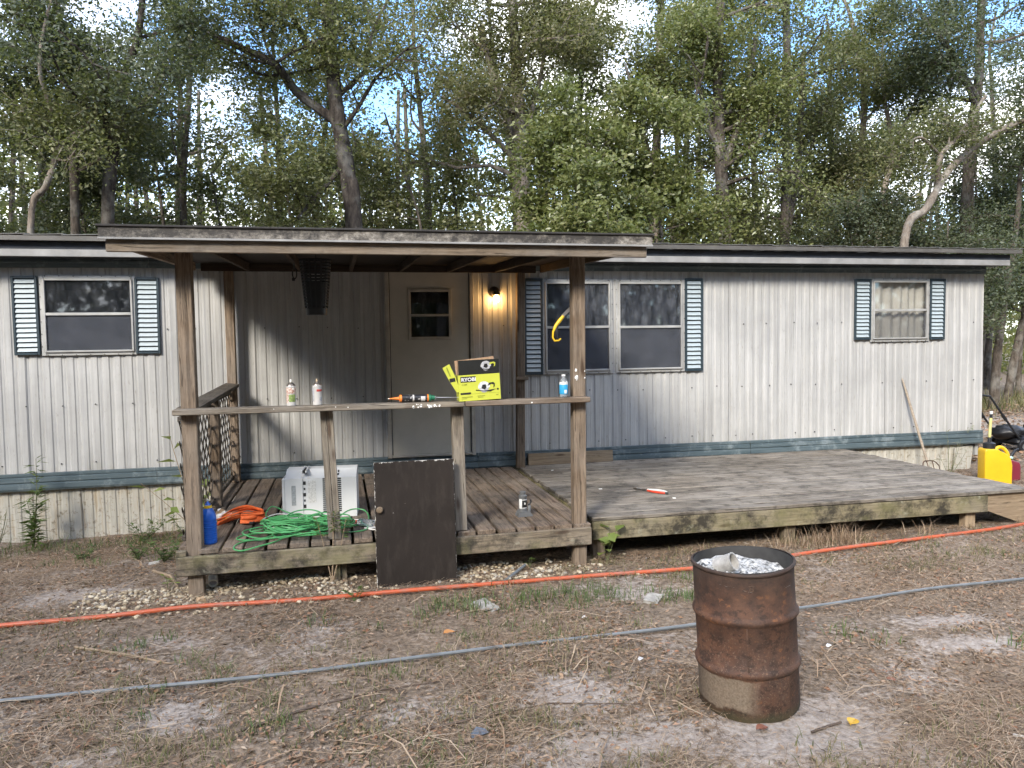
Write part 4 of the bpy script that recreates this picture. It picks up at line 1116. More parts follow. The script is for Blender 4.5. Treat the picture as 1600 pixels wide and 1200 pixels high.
# ------------------------------------------------------------------ cords on the porch floor
def smooth_path(ctrl, n=8):
    c = [Vector(p) for p in ctrl]; c = [c[0] * 2 - c[1]] + c + [c[-1] * 2 - c[-2]]
    out = []
    for i in range(1, len(c) - 2):
        for k in range(n):
            t_ = k / n; a, b, d, e = c[i - 1], c[i], c[i + 1], c[i + 2]
            out.append(0.5 * ((2 * b) + (d - a) * t_ + (2 * a - 5 * b + 4 * d - e) * t_ ** 2 + (3 * b - a - 3 * d + e) * t_ ** 3))
    out.append(c[-2]); return out
t = NT('green_cord_rubber'); t.set(col=(0.07, 0.28, 0.10), rough=0.42); M['green_cord'] = t.m
ctrl = [(-0.72, 6.35, 0.375)]
R = random.Random(3)
for k in range(21):
    cx, cy = -0.32 + R.uniform(-0.17, 0.17), 6.24 + R.uniform(-0.10, 0.12)
    rx, ry = R.uniform(0.12, 0.37), R.uniform(0.06, 0.24)
    tilt_, zb = R.uniform(-0.9, 0.9), 0.37 + 0.065 * (k / 21) + R.uniform(0, 0.035)
    ph = R.uniform(0, 0.6)
    for j in range(7):
        a = ph + 2 * math.pi * j / 7.4
        u, v = rx * math.cos(a), ry * math.sin(a)
        hump = 0.055 * math.exp(-((u / 0.2) ** 2 + (v / 0.12) ** 2))
        ctrl.append((cx + u * math.cos(tilt_) - v * math.sin(tilt_), cy + v * math.cos(tilt_) + u * math.sin(tilt_) * 0.4, max(0.368, zb + hump + R.uniform(-0.025, 0.03))))
ctrl += [(-0.10, 6.45, 0.40), (0.05, 6.62, 0.44), (0.17, 6.62, 0.43), (0.20, 6.48, 0.38), (0.10, 6.35, 0.37), (-0.05, 6.22, 0.37), (0.02, 6.12, 0.37), (0.16, 6.16, 0.37), (0.17, 6.30, 0.37), (0.0, 6.38, 0.38),
         (-0.3, 6.40, 0.45), (-0.62, 6.62, 0.42), (-0.60, 6.80, 0.47), (-0.48, 6.62, 0.46), (-0.36, 6.42, 0.44), (-0.55, 6.28, 0.38), (-0.76, 6.25, 0.37), (-0.80, 6.12, 0.37), (-0.62, 6.06, 0.37), (-0.45, 6.10, 0.38),
         (-0.5, 5.98, 0.372), (-0.62, 5.90, 0.362), (-0.74, 5.868, 0.345), (-0.80, 5.90, 0.36), (-0.76, 6.02, 0.37), (-0.60, 6.12, 0.37), (-0.4, 6.2, 0.40)]
gc = obj('extension_cord', MB().tube(smooth_path(ctrl, 6), 0.0058, 6), M['green_cord'], None, smooth=True)
tag(gc, 'tangled bright green extension cord heaped on the porch floor', 'extension cord')
M['white_cord'] = simple('white_cord', (0.72, 0.70, 0.66), 0.5, 0, 0.1)
wc = MB().tube(smooth_path([(-0.44, 6.75, 0.40), (-0.56, 6.72, 0.42), (-0.66, 6.62, 0.40), (-0.62, 6.50, 0.37), (-0.50, 6.44, 0.37), (-0.30, 6.45, 0.38), (-0.1, 6.56, 0.37), (0.1, 6.55, 0.367), (0.3, 6.45, 0.367), (0.42, 6.40, 0.367), (0.36, 6.20, 0.367), (0.24, 6.16, 0.367), (0.16, 6.24, 0.367)], 8), 0.0055, 6)
wco = tag(obj('power_cord', wc, M['white_cord'], None, smooth=True), 'white power cord running past the air conditioner on the porch floor', 'power cord')
pg = tag(obj('paper_card', MB().cbox((0, 0, 0), (0.07, 0.05, 0.004), 0.001), M['print_white'], None, (0.215, 6.24, 0.366), (0, 0, 0.5)), 'small white card lying by the brown door on the porch', 'card')
pb = holder('plastic_bottle', (0.10, 6.36, 0.395), (rad(90), rad(12), rad(50))); tag(pb, 'small clear plastic bottle with red cap lying beside the air conditioner', 'bottle')
obj('bottle_body', MB().lathe([(0, 0.17), (0.022, 0.168), (0.030, 0.14), (0.031, 0.04), (0.02, 0.018), (0.010, 0.004), (0, 0.004)], 16), M['clear'], pb, smooth=True, world=False)
M['red_p'] = simple('red_plastic', (0.62, 0.06, 0.03), 0.4)
obj('bottle_cap', MB().lathe([(0, -0.022), (0.013, -0.020), (0.014, 0.004), (0.011, 0.006)], 14), M['red_p'], pb, smooth=True, world=False)

# ------------------------------------------------------------------ blue bottle, crumpled bag, orange strap
bb = holder('oil_bottle', (-1.0, 6.10, FZ)); tag(bb, 'blue ribbed plastic oil bottle with yellow cap collar beside the left porch post', 'bottle')
M['blue_p'] = simple('blue_plastic', (0.012, 0.10, 0.46), 0.32, 0, 0.12)
prof = [(0, 0.0), (0.052, 0.0), (0.058, 0.008)]
for i in range(9):
    z = 0.02 + i * 0.017; prof += [(0.0585, z), (0.0585, z + 0.011), (0.0555, z + 0.014)]
prof += [(0.0585, 0.18), (0.0575, 0.20), (0.048, 0.235), (0.034, 0.262), (0.026, 0.272)]
obj('bottle_body', MB().lathe(prof, 26), M['blue_p'], bb, smooth=True, world=False)
obj('collar', MB().lathe([(0.025, 0.270), (0.029, 0.271), (0.029, 0.290), (0.024, 0.292)], 20), M['yellow_p'], bb, smooth=True, world=False)
obj('spout', MB().lathe([(0.024, 0.291), (0.018, 0.303), (0.010, 0.312), (0.006, 0.328), (0, 0.329)], 16), M['blue_p'], bb, smooth=True, world=False)
obj('spout_cap', MB().lathe([(0.007, 0.322), (0.008, 0.324), (0.006, 0.338), (0, 0.339)], 12), M['ivory'], bb, smooth=True, world=False)
t = NT('crumpled_wrapper'); n = t.noise(t.tc('Object'), 9, 2, 0.5)
t.set(col=t.ramp(n, [(0.0, (0.28, 0.19, 0.11)), (0.47, (0.60, 0.58, 0.55)), (0.60, (0.62, 0.46, 0.05)), (0.66, (0.03, 0.03, 0.03))], 'CONSTANT'), rough=0.5); M['wrapper'] = t.m
bm = bmesh.new(); bmesh.ops.create_icosphere(bm, subdivisions=3, radius=0.07)
for q in bm.verts:
    f_ = 1 + 0.35 * (math.sin(q.co.x * 60 + q.co.y * 41) * math.sin(q.co.z * 55 + 1)) ; q.co = Vector((q.co.x * 1.1 * f_, q.co.y * 0.8 * f_, max(-0.045, q.co.z * 0.85 * f_)))
me = bpy.data.meshes.new('wrapper'); bm.to_mesh(me); bm.free(); me.materials.append(M['wrapper'])
tag(obj('crumpled_wrapper', me, None, None, (-0.99, 6.80, FZ + 0.047)), 'crumpled brown and white paper wrapper behind the blue bottle', 'wrapper')
M['strap'] = simple('orange_webbing', (0.75, 0.14, 0.03), 0.7, 0, 0.2, 40)
st_ = holder('ratchet_strap', (-0.80, 6.74, FZ)); tag(st_, 'bundled orange webbing strap with black ratchet on the porch floor', 'strap')
def webbing(ctrl, w, roll_):
    pts = smooth_path(ctrl, 7); sd = []
    for i, p in enumerate(pts):
        d = pts[min(i + 1, len(pts) - 1)] - pts[max(0, i - 1)]
        s_ = d.cross(Vector((0, 0, 1))); s_ = s_.normalized() if s_.length > 1e-5 else Vector((0, 1, 0))
        a = roll_(i / len(pts)); sd.append(s_ * math.cos(a) + Vector((0, 0, 1)) * math.sin(a))
    m_ = MB(); o = len(m_.v)
    m_.ribbon(pts, w, sd)
    return m_
R = random.Random(8)
for k in range(7):
    a = R.uniform(-0.4, 0.4); y0 = R.uniform(-0.10, 0.06); z0 = 0.012 + 0.012 * k
    c_ = [(-0.21 + R.uniform(-0.03, 0.03), y0 - 0.08, z0), (-0.10, y0 - 0.02 + R.uniform(-0.03, 0.03), z0 + 0.03), (0.0, y0 + R.uniform(-0.02, 0.05), z0 + 0.04), (0.08, y0 + 0.04, z0 + R.uniform(0, 0.03)), (0.15 + R.uniform(-0.02, 0.03), y0 + R.uniform(-0.05, 0.05), z0), (0.06, y0 - 0.05, z0 - 0.004), (-0.04, y0 - 0.06, z0)]
    c_ = [(p, q, max(0.008, r)) for p, q, r in c_]
    ob = obj('webbing_fold', webbing(c_, 0.034, lambda u, k=k: 0.6 + 0.7 * math.sin(5 * u + k)), M['strap'], st_, smooth=True, world=False)
    md = ob.modifiers.new('thickness', 'SOLIDIFY'); md.thickness = 0.003
obj('ratchet', MB().cbox((0.085, 0.12, 0.035), (0.075, 0.05, 0.04), 0.008).tube([(0.05, 0.10, 0.05), (0.06, 0.16, 0.06)], 0.018, 8).tube([(0.13, 0.10, 0.05), (0.13, 0.16, 0.055)], 0.018, 8), M['blackp'], st_, world=False)
obj('ratchet_hook', MB().tube([(0.02, -0.11, 0.02), (0.06, -0.13, 0.02), (0.07, -0.10, 0.02)], 0.012, 8), M['blackp'], st_, world=False)

# ------------------------------------------------------------------ bottle jack
jk = holder('bottle_jack', (1.495, 6.33, FZ), (0, 0, rad(6))); tag(jk, 'grey hydraulic bottle jack standing on the porch floor edge', 'bottle jack')
M['jack'] = simple('grey_jack_paint', (0.13, 0.135, 0.14), 0.4, 0.1, 0.25)
obj('base', MB().prism([(-0.055, 0), (0.075, 0), (0.070, 0.018), (0.045, 0.045), (-0.035, 0.05), (-0.052, 0.018)], -0.045, 0.045), M['jack'], jk, world=False)
obj('cylinder', MB().lathe([(0.038, 0.04), (0.036, 0.055), (0.034, 0.165), (0.036, 0.168), (0.036, 0.178), (0.028, 0.184), (0.022, 0.185), (0.022, 0.200), (0.026, 0.202), (0.026, 0.212), (0.018, 0.214), (0, 0.214)], 22), M['jack'], jk, smooth=True, world=False)
obj('pump', MB().lathe([(0.014, 0.03), (0.014, 0.085), (0.010, 0.09), (0.010, 0.105), (0, 0.106)], 12, (0.058, 0, 0)), M['jack'], jk, smooth=True, world=False)
obj('pump_lever', MB().tube([(0.04, -0.01, 0.095), (0.058, -0.012, 0.100), (0.070, -0.012, 0.118), (0.066, -0.012, 0.140)], 0.007, 8), M['blackp'], jk, smooth=True, world=False)
obj('white_label', MB().lathe([(0.0352, 0.068), (0.0357, 0.069), (0.0357, 0.150), (0.0352, 0.151)], 10, arc=(rad(190), rad(238))), M['print_white'], jk, smooth=True, world=False)
obj('dark_label', MB().lathe([(0.0352, 0.078), (0.0357, 0.079), (0.0357, 0.138), (0.0352, 0.139)], 10, arc=(rad(243), rad(325))), M['print_black'], jk, smooth=True, world=False)
for z in (0.072, 0.141): obj('label_edge', MB().lathe([(0.0352, z), (0.0358, z + 0.0005), (0.0358, z + 0.005), (0.0352, z + 0.0055)], 10, arc=(rad(243), rad(325))), M['print_white'], jk, smooth=True, world=False)
obj('drop_mark', MB().prism([(-0.007, 0.118), (0, 0.135), (0.007, 0.118), (0.005, 0.112), (-0.005, 0.112)], -0.0370, -0.0362), M['print_white'], jk, (0.006, 0, -0.008), world=False)

# ------------------------------------------------------------------ bypass pruner and chips on the deck
pr = holder('pruning_shears', (2.93, 7.0, FZ + 0.008), (0, 0, rad(-58))); tag(pr, 'red and white handled pruning shears lying open on the deck', 'shears')
obj('lower_handle', MB().tube(smooth_path([(-0.02, 0, 0.004), (0.06, -0.022, 0.006), (0.14, -0.020, 0.006), (0.19, -0.006, 0.006)], 5), 0.011, 8), M['red_p'], pr, smooth=True, world=False)
obj('upper_handle', MB().tube(smooth_path([(-0.02, 0, 0.010), (0.06, 0.030, 0.012), (0.14, 0.034, 0.012), (0.19, 0.020, 0.010)], 5), 0.010, 8), M['print_white'], pr, smooth=True, world=False)
obj('handle_end', MB().tube([(0.185, -0.007, 0.006), (0.215, 0.004, 0.006)], 0.0115, 8), M['blackp'], pr, smooth=True, world=False)
obj('blade', MB().prism([(-0.02, -0.012), (-0.06, -0.004), (-0.15, 0.012), (-0.17, 0.022), (-0.12, 0.026), (-0.05, 0.014), (-0.02, 0.012)], 0.004, 0.009, 'XY'), M['steel'], pr, world=False)
obj('hook_blade', MB().tube(smooth_path([(-0.03, 0, 0.012), (-0.07, -0.035, 0.012), (-0.12, -0.045, 0.012), (-0.17, -0.030, 0.012)], 4), [0.008] * 12 + [0.004], 6), M['bronze'], pr, world=False)
for i, (x, y, w, h, lab) in enumerate(((2.51, 7.24, 0.034, 0.02, 'white paint chip on the deck behind the right porch post'), (2.35, 8.45, 0.03, 0.016, 'white paint chip near the wall plank on the deck'), (3.02, 6.62, 0.03, 0.03, 'small white wood chip on the deck below the shears'))):
    tag(obj('paint_chip', MB().cbox((0, 0, 0), (w, h, 0.006), 0.002), M['paint'], None, (x, y, FZ + 0.008), (0, 0, i * 0.7)), lab, 'chip')

# ------------------------------------------------------------------ garden fork leaning on the wall
gf_ = holder('garden_fork', (7.57, 8.60, 0.02)); tag(gf_, 'old garden fork with bleached wooden handle leaning on the right end of the wall', 'garden fork')
M['handle_wood'] = wood('bleached_handle_wood', (0.33, 0.27, 0.205), (0.20, 0.16, 0.12), greyamt=0.3, mildew=0.05, knots=False)
top = Vector((7.375, 8.925, 1.285)) - Vector((7.57, 8.60, 0.02)); bot = Vector((-0.025, 0.04, 0.16))
obj('handle', MB().tube([bot + (top - bot) * k for k in (0, 0.4, 0.8, 0.97, 1.0)], [0.0175, 0.017, 0.016, 0.012, 0.006], 10), M['handle_wood'], gf_, smooth=True, world=False)
M['rust_steel'] = simple('rusty_steel', (0.11, 0.07, 0.05), 0.75, 0.3, 0.5)
obj('fork_head', MB().tube(smooth_path([(-0.14, -0.01, 0.12), (-0.10, 0.02, 0.175), (-0.02, 0.03, 0.185), (0.06, 0.02, 0.175), (0.11, -0.01, 0.12)], 5), 0.008, 6), M['rust_steel'], gf_, smooth=True, world=False)
for dx in (-0.14, -0.055, 0.03, 0.11): obj('tine', MB().tube([(dx, -0.01 if abs(dx) > 0.08 else 0.02, 0.12 if abs(dx) > 0.08 else 0.18), (dx, -0.03, 0.05), (dx * 1.0, -0.035, -0.05)], [0.007, 0.006, 0.003], 6), M['rust_steel'], gf_, smooth=True, world=False)

# ------------------------------------------------------------------ fuel cans and mower at the right corner
M['can_yellow'] = simple('yellow_jug_plastic', (0.62, 0.38, 0.012), 0.4, 0, 0.1, 5)
jg = holder('fuel_jug', (7.90, 7.93, float(ground_z(7.9, 7.93))), (0, 0, rad(-18))); tag(jg, 'tall yellow fuel jug with black cap and upright spout hose beside the deck end', 'fuel can')
out = [(-0.160, 0.0), (0.160, 0.0), (0.162, 0.26), (0.145, 0.35), (0.09, 0.405), (0.02, 0.44), (-0.01, 0.462), (-0.150, 0.462), (-0.162, 0.43)]
mb = MB()
bm = bmesh.new()
vs = [bm.verts.new((a, -0.095, b)) for a, b in out]; f0 = bm.faces.new(vs)
r_ = bmesh.ops.extrude_face_region(bm, geom=[f0]); bmesh.ops.translate(bm, vec=(0, 0.19, 0), verts=[q for q in r_['geom'] if isinstance(q, bmesh.types.BMVert)])
bmesh.ops.recalc_face_normals(bm, faces=bm.faces[:])
bmesh.ops.bevel(bm, geom=bm.edges[:], offset=0.016, segments=3, profile=0.6, affect='EDGES')
me = bpy.data.meshes.new('jug'); bm.to_mesh(me); bm.free(); me.materials.append(M['can_yellow']); me.polygons.foreach_set('use_smooth', [True] * len(me.polygons))
obj('jug_body', me, None, jg, world=False)
obj('jug_handle', MB().tube(smooth_path([(-0.01, 0, 0.445), (0.05, 0, 0.475), (0.105, 0, 0.455), (0.148, 0, 0.39), (0.156, 0, 0.31)], 6), 0.022, 10), M['can_yellow'], jg, smooth=True, world=False)
obj('jug_cap', MB().lathe([(0.0, 0.545), (0.03, 0.543), (0.060, 0.53), (0.068, 0.525), (0.068, 0.462), (0.05, 0.458)], 20, (-0.07, 0, 0)), M['blackp'], jg, smooth=True, world=False)
M['hose_y'] = simple('dusty_yellow_hose', (0.55, 0.50, 0.20), 0.6)
obj('spout_hose', MB().tube([(-0.07, 0, 0.53), (-0.064, 0, 0.70), (-0.056, 0, 0.84)], 0.017, 10), M['hose_y'], jg, smooth=True, world=False)
obj('hose_joint', MB().tube([(-0.057, 0, 0.82), (-0.054, 0, 0.89)], 0.0165, 10).tube([(-0.069, 0, 0.54), (-0.067, 0, 0.60)], [0.024, 0.018], 10), M['blackp'], jg, smooth=True, world=False)
obj('hose_tip', MB().lathe([(0.018, 0.0), (0.019, 0.002), (0.019, 0.034), (0, 0.035)], 12, (-0.053, 0, 0.888)), M['print_white'], jg, smooth=True, world=False)
M['can_red2'] = simple('faded_red_plastic', (0.20, 0.018, 0.036), 0.45, 0, 0.15, 6)
rc = holder('gas_can', (8.27, 8.10, float(ground_z(8.3, 8.0))), (0, 0, rad(10))); tag(rc, 'faded red petrol can with black spout behind the yellow jug', 'fuel can')
bm = bmesh.new(); out = [(-0.12, 0.0), (0.12, 0.0), (0.12, 0.19), (0.09, 0.235), (-0.06, 0.275), (-0.12, 0.255)]
f0 = bm.faces.new([bm.verts.new((a, -0.09, b)) for a, b in out]); r_ = bmesh.ops.extrude_face_region(bm, geom=[f0]); bmesh.ops.translate(bm, vec=(0, 0.18, 0), verts=[q for q in r_['geom'] if isinstance(q, bmesh.types.BMVert)])
bmesh.ops.recalc_face_normals(bm, faces=bm.faces[:]); bmesh.ops.bevel(bm, geom=bm.edges[:], offset=0.018, segments=3, profile=0.6, affect='EDGES')
me = bpy.data.meshes.new('can'); bm.to_mesh(me); bm.free(); me.materials.append(M['can_red2']); me.polygons.foreach_set('use_smooth', [True] * len(me.polygons))
obj('can_body', me, None, rc, world=False)
obj('spout', MB().tube([(0.03, 0, 0.245), (0.06, 0, 0.31), (0.13, 0, 0.37), (0.19, 0, 0.385)], [0.026, 0.022, 0.018, 0.015], 10), M['blackp'], rc, smooth=True, world=False)
M['mint'] = simple('mint_collar', (0.40, 0.60, 0.50), 0.5)
obj('spout_collar', MB().tube([(0.045, 0, 0.272), (0.055, 0, 0.296)], 0.028, 12), M['mint'], rc, smooth=True, world=False)
obj('carry_handle', MB().tube(smooth_path([(-0.10, 0, 0.265), (-0.06, 0, 0.305), (0.0, 0, 0.29), (0.02, 0, 0.255)], 4), 0.014, 8), M['can_red2'], rc, smooth=True, world=False)

mw = holder('lawn_mower', (10.75, 10.15, 0.0), (0, 0, rad(-6))); tag(mw, 'black push lawn mower with tubular handle parked beyond the house corner', 'lawn mower')
bm = bmesh.new(); bmesh.ops.create_cube(bm, size=1.0)
for q in bm.verts: q.co = Vector((q.co.x * (0.72 if q.co.z > 0 else 0.86), q.co.y * (0.46 if q.co.z > 0 else 0.56), q.co.z * 0.16 + 0.19))
bmesh.ops.bevel(bm, geom=bm.edges[:], offset=0.05, segments=3, affect='EDGES')
me = bpy.data.meshes.new('mower_deck'); bm.to_mesh(me); bm.free(); me.materials.append(M['blackp'])
obj('mower_deck', me, None, mw, world=False)
obj('engine', MB().lathe([(0, 0.44), (0.08, 0.43), (0.14, 0.40), (0.15, 0.27), (0.15, 0.25)], 18, (0.08, 0, 0)), M['blackp'], mw, smooth=True, world=False)
for sx in (-0.33, 0.33):
    for sy in (-0.30, 0.30):
        wq = obj('wheel', MB().lathe([(0.05, -0.025), (0.095, -0.025), (0.105, -0.012), (0.105, 0.012), (0.095, 0.025), (0.05, 0.025)], 20, (0, 0, 0), 'Y'), M['blackp'], mw, (sx, sy, 0.105), smooth=True, world=False)
        obj('hub', MB().lathe([(0, -0.02), (0.05, -0.018), (0.05, 0.018), (0, 0.02)], 14, (0, 0, 0), 'Y'), M['jack'], wq, (0, 0, 0), smooth=True, world=False)
for sy in (-0.24, 0.24):
    obj('handle_tube', MB().tube([(-0.36, sy, 0.22), (-0.62, sy, 0.55), (-0.88, sy, 0.90), (-0.98, sy * 0.9, 0.915)], 0.017, 8).tube([(-0.60, sy, 0.52), (-0.66, sy, 0.60)], 0.026, 8), M['blackp'], mw, smooth=True, world=False)
obj('handle_bar', MB().tube([(-0.98, -0.22, 0.915), (-0.99, 0, 0.918), (-0.98, 0.22, 0.915)], 0.017, 8), M['blackp'], mw, smooth=True, world=False)
bm = bmesh.new(); bmesh.ops.create_icosphere(bm, subdivisions=3, radius=1.0)
for q in bm.verts:
    k_ = 1 + 0.16 * math.sin(q.co.x * 7 + q.co.z * 9) * math.sin(q.co.y * 8) + 0.06 * math.sin(q.co.z * 21 + q.co.x * 13)
    q.co = Vector((-0.36 + q.co.x * 0.24 * k_, q.co.y * 0.22 * k_, 0.30 + q.co.z * 0.12 * k_))
me = bpy.data.meshes.new('grass_bag'); bm.to_mesh(me); bm.free(); me.materials.append(M['blackp']); me.polygons.foreach_set('use_smooth', [True] * len(me.polygons))
obj('grass_bag', me, None, mw, world=False)

# ------------------------------------------------------------------ burn barrel
t = NT('burnt_rusty_drum'); p = t.tc('Object'); s = t.sep(p)
n = t.noise(p, 7, 7, 0.65); f = t.noise(p, 90, 4, 0.7); n2 = t.noise(t.mapping(p, (1, 1, 0.5)), 3.2, 5, 0.6)
rust = t.ramp(n, [(0.3, (0.040, 0.022, 0.016)), (0.5, (0.085, 0.041, 0.025)), (0.7, (0.135, 0.064, 0.036))])
rust = t.mix(t.ramp(n2, [(0.4, 0.0), (0.66, 0.55)]), rust, (0.065, 0.045, 0.036))
soot = t.ramp(n, [(0.3, (0.018, 0.014, 0.012)), (0.7, (0.052, 0.038, 0.031))])
h = t.math('ADD', s[2], t.math('MULTIPLY', t.math('SUBTRACT', n2, 0.5), 0.32))
fl = t.noise(t.mapping(p, (1, 1, 1.4), loc=(4, 1, 2)), 15, 8, 0.75)
rust = t.mix(t.ramp(fl, [(0.52, 0.0), (0.60, 0.8)]), rust, (0.028, 0.018, 0.014))
rust = t.mix(t.ramp(fl, [(0.36, 0.7), (0.42, 0.0)]), rust, (0.20, 0.085, 0.035))
c = t.mix(t.ramp(h, [(0.56, 0.0), (0.82, 0.9)]), rust, soot)
ang = t.math('ADD', s[0], t.math('MULTIPLY', n2, 0.22))
grey = t.ramp(f, [(0.3, (0.15, 0.115, 0.085)), (0.7, (0.32, 0.265, 0.20))])
patch = t.math('MULTIPLY', t.ramp(t.math('ADD', s[2], t.math('MULTIPLY', t.math('SUBTRACT', n, 0.5), 0.10)), [(0.055, 0.0), (0.07, 1.0), (0.235, 1.0), (0.245, 0.0)]), t.ramp(ang, [(0.11, 1.0), (0.20, 0.0)]))
c = t.mix(t.math('MULTIPLY', patch, 0.85), c, grey)
dust = t.math('MULTIPLY', t.ramp(f, [(0.56, 0.0), (0.66, 0.75)]), t.ramp(h, [(0.25, 0.60), (0.60, 0.06)]))
c = t.mix(dust, c, (0.25, 0.175, 0.125))
green = t.ramp(t.math('ADD', s[2], t.math('MULTIPLY', n, 0.05)), [(0.05, 1.0), (0.095, 0.0)])
c = t.mix(t.math('MULTIPLY', green, 0.5), c, (0.05, 0.06, 0.03))
t.set(col=c, rough=t.ramp(n, [(0.3, 0.62), (0.7, 0.85)]), spec=0.3); t.bump(t.math('ADD', n, t.math('MULTIPLY', f, 0.5)), 0.35, 0.006); M['drum'] = t.m
M['drum_in'] = simple('sooty_drum_inside', (0.035, 0.034, 0.033), 0.85, 0, 0.5, 6)
br = holder('burn_barrel', (1.985, 3.46, float(ground_z(1.985, 3.46)) - 0.01), (rad(1.0), rad(-2.6), rad(-30)))
br.scale = (0.9, 0.9, 0.9)
tag(br, 'rusty steel burn barrel with sooty rim standing on the sandy ground', 'barrel')
RB = 0.272; BS = 0.90
prof = [(0.0, 0.004), (RB - 0.008, 0.0), (RB, 0.012)]
def hoop(z): return [(RB, z - 0.028), (RB + 0.006, z - 0.020), (RB + 0.014, z - 0.008), (RB + 0.015, z), (RB + 0.014, z + 0.008), (RB + 0.006, z + 0.020), (RB, z + 0.028)]
prof += hoop(0.262) + [(RB - 0.001, 0.38)] + hoop(0.545) + [(RB, 0.70), (RB, 0.795), (RB + 0.009, 0.800), (RB + 0.011, 0.808), (RB + 0.007, 0.816), (RB - 0.003, 0.817)]
shell = MB().lathe(prof, 64)
shell.v = [(x * (1 + 0.006 * math.sin(3 * math.atan2(y, x) + 5 * z)), y * (1 + 0.006 * math.sin(2 * math.atan2(y, x) + 4 * z)), z + (0.006 * math.sin(2 * math.atan2(y, x) + 1) if z > 0.75 else 0)) for x, y, z in shell.v]
def dent(p):
    x, y, z = p; k = 1.0
    for a0, z0, aw, zw, d in ((-2.2, 0.40, 0.5, 0.10, 0.030), (-1.0, 0.14, 0.6, 0.07, 0.035), (-1.55, 0.66, 0.35, 0.06, 0.016), (-0.5, 0.68, 0.4, 0.07, 0.025), (-2.5, 0.12, 0.5, 0.06, 0.030), (-1.9, 0.80, 0.3, 0.03, 0.012)):
        da = math.atan2(y, x) - a0
        k -= d * math.exp(-(da / aw) ** 2 - ((z - z0) / zw) ** 2)
    return (x * k, y * k, z)
shell.v = [dent(p) for p in shell.v]
drum = obj('drum', shell, M['drum'], br, smooth=True, world=False)
obj('drum_seam', MB().box((0.012, -RB - 0.0005, 0.40), (0.008, 0.004, 0.26)), M['drum'], br, world=False)
obj('drum_lining', MB().lathe([(RB - 0.004, 0.816), (RB - 0.006, 0.79), (RB - 0.006, 0.62)], 48), M['drum_in'], br, smooth=True, world=False)
obj('stamp', MB().box((0.0, 0, 0.012), (0.030, 0.003, 0.004)).box((0, 0, 0), (0.016, 0.003, 0.004)).box((-0.008, 0, -0.002), (0.004, 0.003, 0.020)).box((0.008, 0, -0.002), (0.004, 0.003, 0.020)).box((0, 0, -0.012), (0.018, 0.003, 0.004)), M['rust_steel'], br, (0.045, -RB + 0.002, 0.735), world=False)
t = NT('wood_ash'); p = t.tc('Object'); n = t.noise(p, 34, 6, 0.7); v = t.voronoi(p, 40)
c = t.ramp(n, [(0.36, (0.035, 0.035, 0.035)), (0.47, (0.33, 0.33, 0.32)), (0.6, (0.62, 0.61, 0.59))])
t.set(col=c, rough=0.95); t.bump(t.math('ADD', n, v), 0.8, 0.02); M['ash'] = t.m
nr, na = 16, 40; vs = [(0, 0, 0)]; 
for i in range(1, nr + 1):
    for j in range(na):
        r_, a = (RB - 0.007) * i / nr, 2 * math.pi * j / na
        x, y = r_ * math.cos(a), r_ * math.sin(a)
        vs.append((x, y, 0.02 * float(fbm(x, y, 12, 4)) + 0.03 * (-x / RB) + 0.025 * (y / RB) * 0.5 + 0.012 * math.sin(x * 40) * math.cos(y * 33)))
fs = [(0, 1 + j, 1 + (j + 1) % na) for j in range(na)] + [(1 + (i - 1) * na + j, 1 + i * na + j, 1 + i * na + (j + 1) % na, 1 + (i - 1) * na + (j + 1) % na) for i in range(1, nr) for j in range(na)]
ash = obj('ash_heap', MB().add(vs, fs), M['ash'], None, (1.985 - 0.033, 3.46, 0.668), smooth=True)
ash.scale = (0.9, 0.9, 0.9); ash.rotation_euler = (rad(1.0), rad(-2.6), rad(-30)); tag(ash, 'grey and white ash filling the burn barrel', 'ash')
fl_ = []
for k in range(420):
    a, r_ = rng.uniform(0, 6.28), 0.9 * (RB - 0.03) * math.sqrt(rng.random())
    fl_.append((1.952 + r_ * math.cos(a), 3.46 + r_ * math.sin(a), 0.688 + 0.027 * (-math.cos(a) * r_ / RB)))
fl_ = np.array(fl_); ax = rng.normal(size=(420, 3)) * [1, 1, 0.35]; nm = rng.normal(size=(420, 3)) * 0.4 + [0, 0, 1]
M['flake'] = leaf_mat('ash_flakes', [(0.03, 0.03, 0.03), (0.10, 0.10, 0.10), (0.45, 0.44, 0.43), (0.68, 0.67, 0.65)], 0, 0.9, 0.1)
fo = obj('ash_flakes', leaf_mesh('ash_flakes', fl_, ax, nm, rng.uniform(0.006, 0.024, 420), rng.uniform(0.004, 0.013, 420), M['flake'], 0.3), None, None); tag(fo, 'burnt paper flakes on top of the barrel ash', 'ash', kind='stuff')
M['tin'] = simple('burnt_tin', (0.42, 0.40, 0.37), 0.6, 0.2, 0.35, 30)
tc_ = holder('tin_can', (1.86, 3.47, 0.722), (rad(62), rad(15), rad(30))); tag(tc_, 'burnt pale tin can lying in the barrel ash', 'tin can')
obj('can_wall', MB().lathe([(0.044, -0.05), (0.046, -0.048), (0.045, 0.045), (0.047, 0.050), (0.040, 0.050), (0.040, -0.045)], 20), M['tin'], tc_, smooth=True, world=False)
obj('can_bottom', MB().lathe([(0, -0.047), (0.044, -0.049)], 20), M['tin'], tc_, smooth=True, world=False)

